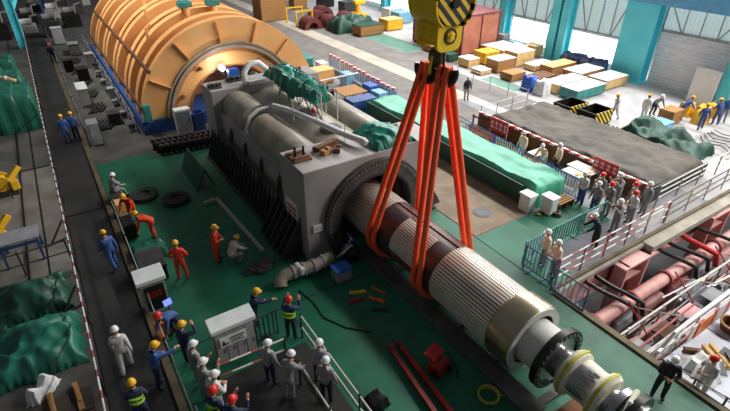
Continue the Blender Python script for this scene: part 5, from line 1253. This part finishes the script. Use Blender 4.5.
MB().b2(14.9, 19.6, 3.66, 3.69, -.35, .4).build('net', 'rw_bar', t, smooth=0)
MB().b2(15.3, 16.2, 3.63, 3.66, -.3, .35).build('red_cloth', 'orange_paint', t, smooth=0)
t = thing('rope_barrier', (13, 2.4, -.5), 'red-white rope barrier with black posts on the grey plates', 'barrier')
pp = [(12.95, 3.5), (13.05, 2.6), (13.15, 1.8), (13.2, .8)]
for x, y in pp: MB().cyl((x, y, -.5), (x, y, .3), .03, 8).build('post', 'black', t)
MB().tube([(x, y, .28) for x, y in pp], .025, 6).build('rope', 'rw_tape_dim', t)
struct('trim_plate_seams', MB().b2(13.0, 30, 2.55, 2.58, -.5, -.49).b2(13.9, 13.93, -2, 3.7, -.5, -.49).b2(13.0, 30, 1.2, 1.23, -.5, -.49).b2(16.4, 16.43, -2, 3.7, -.5, -.49), 'gunmetal', smooth=0)
t = tarp('white_sack', 'paper_white', None, 14.2, 14.9, 2.6, 3.2, lambda u, v: .3, nx=12, ny=12, k=3, amp=.12); t.location.z = -.5
tag(t, 'crumpled white sack on the grey plates beside the planks', 'sack')
for k, (a, b, lab) in enumerate((((15.2, 3.3), (14.9, 2.5), 'short yellow plank on the grey plates nearer the white sack'), ((15.45, 3.2), (15.1, 2.4), 'short yellow plank beside its twin on the grey plates'), ((14.5, 3.55), (15.0, 3.2), 'thin brown stick lying behind the white sack'))):
    tag(MB().beam((*a, -.22), (*b, -.3), .13, .07).beam((*a, -.36), (*b, -.44), .08, .1).build('plank', 'wood_pale' if k < 2 else 'wood_brown', None, smooth=0), lab, 'plank')
mb = MB()
for k in range(6): mb.box((15.5+.12*math.cos(k*2), 2.6+.14*math.sin(k*2), -.42+.04*k), (.4, .28, .1), rz=k*.8)
tag(mb.build('scrap_heap', 'gunmetal', None, smooth=0), 'dark scrap heap on the grey plates beside the planks', 'scrap')
t = thing('brown_basket', (17.0, 3.2, -.5), 'round brown basket on the grey plates at the picture edge', 'basket')
MB().lathe((17.0, 3.2, -.5), [(0, .32), (.3, .4), (.3, .36), (.05, .28), (.05, 0)], 'Z', 20).build('bowl', 'wood_brown', t); MB().ring((17.0, 3.2, -.2), .35, .42, -.02, .03, 'Z', 20).build('rim', 'wood', t)

# ------------------------------------------------------------------ left side
def heap(nm, x0, x1, y0, y1, h, k, m, lab):
    tall = h > 1.5
    f = (lambda u, v: h*(1-.12*(v > .5)-.1*(u > .55))) if tall else (lambda u, v: (h*(.85+.2*math.sin(u*3+k)*math.cos(v*4+k))+.08*math.sin(v*7+u*5+k))*(.3+.7*(math.sin(math.pi*u)*math.sin(math.pi*v))**.6))
    t = tarp(nm, m, None, x0, x1, y0, y1, f, flare=.06 if tall else .14, nx=40, ny=40, k=k, amp=.05 if tall else .1)
    return tag(t, lab, 'tarp')
heap('tarped_load', -3.9, -1.8, 13.3, 15.5, 1.0, 1.0, 'tarp_left', 'green tarp heap with a white sheet at its foot, beside the taped handrail')
heap('tarped_load', -3.9, -1.9, 16.1, 18.0, .8, 2.3, 'tarp_dark', 'dark green tarp heap just behind the one with the white sheet')
heap('tarped_load', -7.0, -4.5, 13.5, 18.2, 1.1, 3.1, 'tarp_dark', 'dark green tarp heap reaching out of the picture edge')
heap('tarped_load', -3.7, -1.6, 34.6, 38.8, 2.3, 4.0, 'tarp_left', 'tall green tarped load nearest the yellow machine, with pale rope on top')
heap('tarped_load', -4.4, -2.0, 39.8, 43.4, 2.2, 5.2, 'tarp_left', 'tall green tarped load in the middle of the row of tall ones')
heap('tarped_load', -5.2, -2.4, 44.6, 48.5, 2.2, 6.1, 'tarp_left', 'tall green tarped load farthest back by the blue column')
t = thing('pale_rope_roll', (-3, 36.6, 2.3), 'pale rope roll lying on top of the nearest tall tarped load', 'rope')
MB().tube([(-4.0, 38.0, 2.35), (-3.3, 37.3, 2.75), (-2.6, 36.8, 2.75), (-2.1, 36.7, 2.5)], .12, 8).build('roll', 'wood_pale', t)
for p in ((-3.3, 37.3, 2.75), (-2.6, 36.8, 2.75)): MB().ball(p, .15, 8, 5).build('knot', 'paper_white', t)
t = tarp('white_sheet', 'paper_white', None, -3.0, -2.72, 12.15, 12.95, lambda u, v: .4+.1*math.sin(v*11), flare=.05, nx=16, ny=16, k=7, amp=.07, rz=-.7)
tag(t, 'crumpled white sheet hanging from the foot of the green tarp heap', 'sheet')
for k, (x, lab) in enumerate(((-2.75, 'short upright timber below the white sheet, outer one'), (-2.1, 'short upright timber below the white sheet, nearer the handrail'))):
    tag(MB().beam((x, 12.4, .06), (x+.1, 11.3, .06), .14, .1).beam((x+.02, 12.3, .14), (x+.08, 11.6, .14), .08, .06).build('timber', 'wood', None, smooth=0), lab.replace('short upright', 'short orange'), 'timber')
tag(MB().b2(-4.6, -1.7, 10.0, 11.2, 0, .05).b2(-4.6, -1.7, 11.25, 12.1, 0, .06).build('ply_sheet', 'ply_dark', None, smooth=0), 'dark plywood sheets on the floor under the timbers', 'plywood')
t = thing('blue_trestle', (-3, 20.2, 0), 'blue steel trestle table beside the yellow machine', 'trestle')
MB().b2(-3.7, -2.3, 19.7, 20.7, .95, 1.02).build('top', 'grey_paint', t, smooth=0)
for x in (-3.6, -2.4):
    for y, s in ((19.75, -1), (20.65, 1)): MB().beam((x, y, .95), (x, y+s*.15, 0), .08, .08).build('leg', 'blue_steel', t, smooth=0)
    MB().beam((x, 19.72, .4), (x, 20.7, .4), .05, .05).build('stretcher', 'blue_steel', t, smooth=0)
MB().beam((-3.6, 19.7, .85), (-2.4, 19.7, .85), .05, .12).build('apron', 'blue_steel', t, smooth=0)
def yellow_machine(x, y, lab, k):
    t = thing('yellow_winch', (x, y, 0), lab, 'winch')
    MB().b2(x-.55, x+.45, y-.4, y+.4, .0, .25).build('base', 'stator_dark', t, smooth=0)
    MB().lathe((x-.1, 0, .65), [(y-.35, 0), (y-.35, .38), (y-.28, .38), (y-.28, .25), (y+.28, .25), (y+.28, .38), (y+.35, .38), (y+.35, 0)], 'Y', 20).build('drum', 'yellow', t)
    MB().beam((x+.1, y, .5), (x+.75, y+.35, 1.1), .2, .26).build('boom', 'yellow', t, smooth=0, bevel=.03)
    MB().box((x+.4, y-.3, .5), (.35, .3, .5), rz=.3).build('motor', 'yellow', t, smooth=0, bevel=.05)
    MB().tube([(x+.3, y-.4, .7), (x+.1, y-.7, .5), (x+.2, y-.9, .05)], .03, 6).build('cable', 'black', t)
yellow_machine(-3.5, 26.4, 'yellow winch on the grey floor farther up the row of floor seams', 0)
yellow_machine(-4.0, 21.6, 'yellow winch partly hidden by the picture edge beside the blue trestle', 1)
for k, (x, y, m, lab) in enumerate(((-4.6, 18.7, 'blue_steel', 'blue steel post frame at the picture edge before the tarp heaps'),)):
    t = thing('post_frame', (x, y, 0), lab, 'frame')
    for dx in (-.4, .4): MB().b2(x+dx-.04, x+dx+.04, y-.04, y+.04, 0, 1.3).build('post', m, t, smooth=0)
    for z in (.6, 1.26): MB().b2(x-.44, x+.44, y-.03, y+.03, z, z+.06).build('rail', m, t, smooth=0)
# the dark strip between walkway and turbine
CL = [(1.0, 30.3, .5, .9, 1.3, 'grey_paint', 'grey equipment cabinet on the strip beside the two blue walkers'), (1.3, 38.0, .6, 1.8, 1.2, 'plastic_white', 'long pale cabinet on the dark strip beyond the two blue walkers'),
      (2.4, 33.0, .7, .8, .7, 'stator_dark', 'dark box on the strip near the turbine front corner'), (1.9, 43.5, .8, 1.0, 1.0, 'gunmetal', 'dark box on the strip halfway along the turbine'), (2.9, 47.5, .6, .9, 1.1, 'stator_grey', 'grey box against the turbine flank, halfway back'),
      (1.2, 47.0, .7, .7, .9, 'gunmetal', 'dark box beside the far walkway'), (2.2, 52.5, .8, 1.2, 1.0, 'grey_paint', 'grey box on the far strip before the dark machines'), (1.4, 57.8, .9, .9, 1.5, 'plastic_white', 'white box far up the strip past the turbine'), (3.0, 37.5, .35, .6, .9, 'grey_paint', 'narrow grey box touching the turbine rail')]
for x, y, wx, wy, h, m, lab in CL:
    t = thing('equipment_box', (x, y, 0), lab, 'box')
    MB().b2(x-wx/2, x+wx/2, y-wy/2, y+wy/2, .06, h).build('body', m, t, smooth=0, bevel=.03)
    MB().b2(x-wx/2-.03, x+wx/2+.03, y-wy/2-.03, y+wy/2+.03, h, h+.05).build('top', m, t, smooth=0)
    MB().b2(x-wx/2+.05, x+wx/2-.05, y-wy/2+.05, y+wy/2-.05, 0, .06).build('plinth', 'black', t, smooth=0)
for k in range(7):
    y = 32+k*3.4
    mb = MB()
    for q in range(5): mb.tube([(1.2+.18*q, y, .1+.04*(q % 2)), (1.5+.2*q, y+.9, .12), (1.3+.22*q, y+1.9, .1)], .06, 6)
    tag(mb.build('pipe_bundle', 'stator_dark', None), 'dark bundle of pipes on the strip, %s from the deck' % ORD[k], 'pipes')
for k in range(9):
    y = 31.0+k*2.6
    t = thing('flange_stack', (3.05, y, 0), 'small stack of grey flanges along the turbine base, %s from its front' % ORD[k], 'flanges')
    for q in range(3): MB().lathe((3.0+.05*math.sin(q+k), y, .02), [(q*.16, .2), (q*.16+.13, .2), (q*.16+.13, .1), (q*.16+.16, .1)], 'Z', 14).build('flange', ['stator_grey', 'grey_paint', 'stator_dark'][(q+k) % 3], t)
railing((3.3, 30.5), (3.3, 56), 'blue posted railing along the turbine base', 'grey_paint', 'blue_steel', 2.6, rails=(.5, 1.0), rp=.03)
railing((.55, 30), (.55, 62), 'thin dark handrail along the far walkway kerb', 'grey_paint', 'stator_dark', 3.2, rails=(1.0,), rp=.025)
# dim machines at the back left
for k in range(12):
    x = [-5.5, -3.4, -1.0, 1.2, 3.4, -6.0, -3.6, -.6, 2.0, 4.6, .4, 6.0][k]; y = [61, 63, 65, 62, 66, 68, 71, 70, 72, 74, 78, 80][k]
    t = thing('dim_machine', (x, y, 0), 'dim dark machine at the far end of the hall, %s of the rows' % ORD[k], 'machine')
    h = 1.3+.5*math.sin(k*2.3)
    MB().b2(x-.9, x+.9, y-.8, y+.8, 0, h).build('housing', ['stator_dark', 'gunmetal', 'stator_grey'][k % 3], t, smooth=0, bevel=.08)
    MB().cyl((x-.6, y, h+.3), (x+.6, y, h+.3), .32, 14).build('drum', ['grey_paint', 'stator_grey', 'plastic_white'][k % 3], t)
    MB().tube([(x+.5, y-.5, h), (x+.6, y-.6, h+.9), (x+1.2, y-.6, h+1.0)], .09, 8).build('pipe', 'stator_grey', t)

# small things on the deck
tag(MB().tube([(5.2, 12.5, .04), (5.35, 11.6, .04), (5.3, 10.8, .04), (5.7, 10.0, .04), (6.3, 9.4, .04)], .025, 6).build('power_cable', 'black', None), 'thin black cable curving over the green deck before the duct', 'cable')
t = tarp('black_bag', 'black', None, 4.75, 5.2, 6.9, 7.35, lambda u, v: .28, flare=.06, nx=12, ny=12, k=3, amp=.08)
tag(t, 'small black bag on the green deck outside the outer stair rail', 'bag')
for k, y in enumerate((5.2, 6.4, 7.6)):
    t = thing('stair_grating', (2.2, y, .04), 'dark steel grating in the stair bay, %s from the bottom edge' % ORD[k], 'grating')
    MB().b2(1.5, 2.9, y-.4, y-.34, .04, .12).b2(1.5, 2.9, y+.34, y+.4, .04, .12).b2(1.5, 1.56, y-.34, y+.34, .04, .12).b2(2.84, 2.9, y-.34, y+.34, .04, .12).build('frame', 'gunmetal', t, smooth=0)
    g_ = MB()
    for q in range(10): g_.b2(1.6+.125*q, 1.63+.125*q, y-.34, y+.34, .05, .1)
    g_.build('slats', 'stator_dark', t, smooth=0)
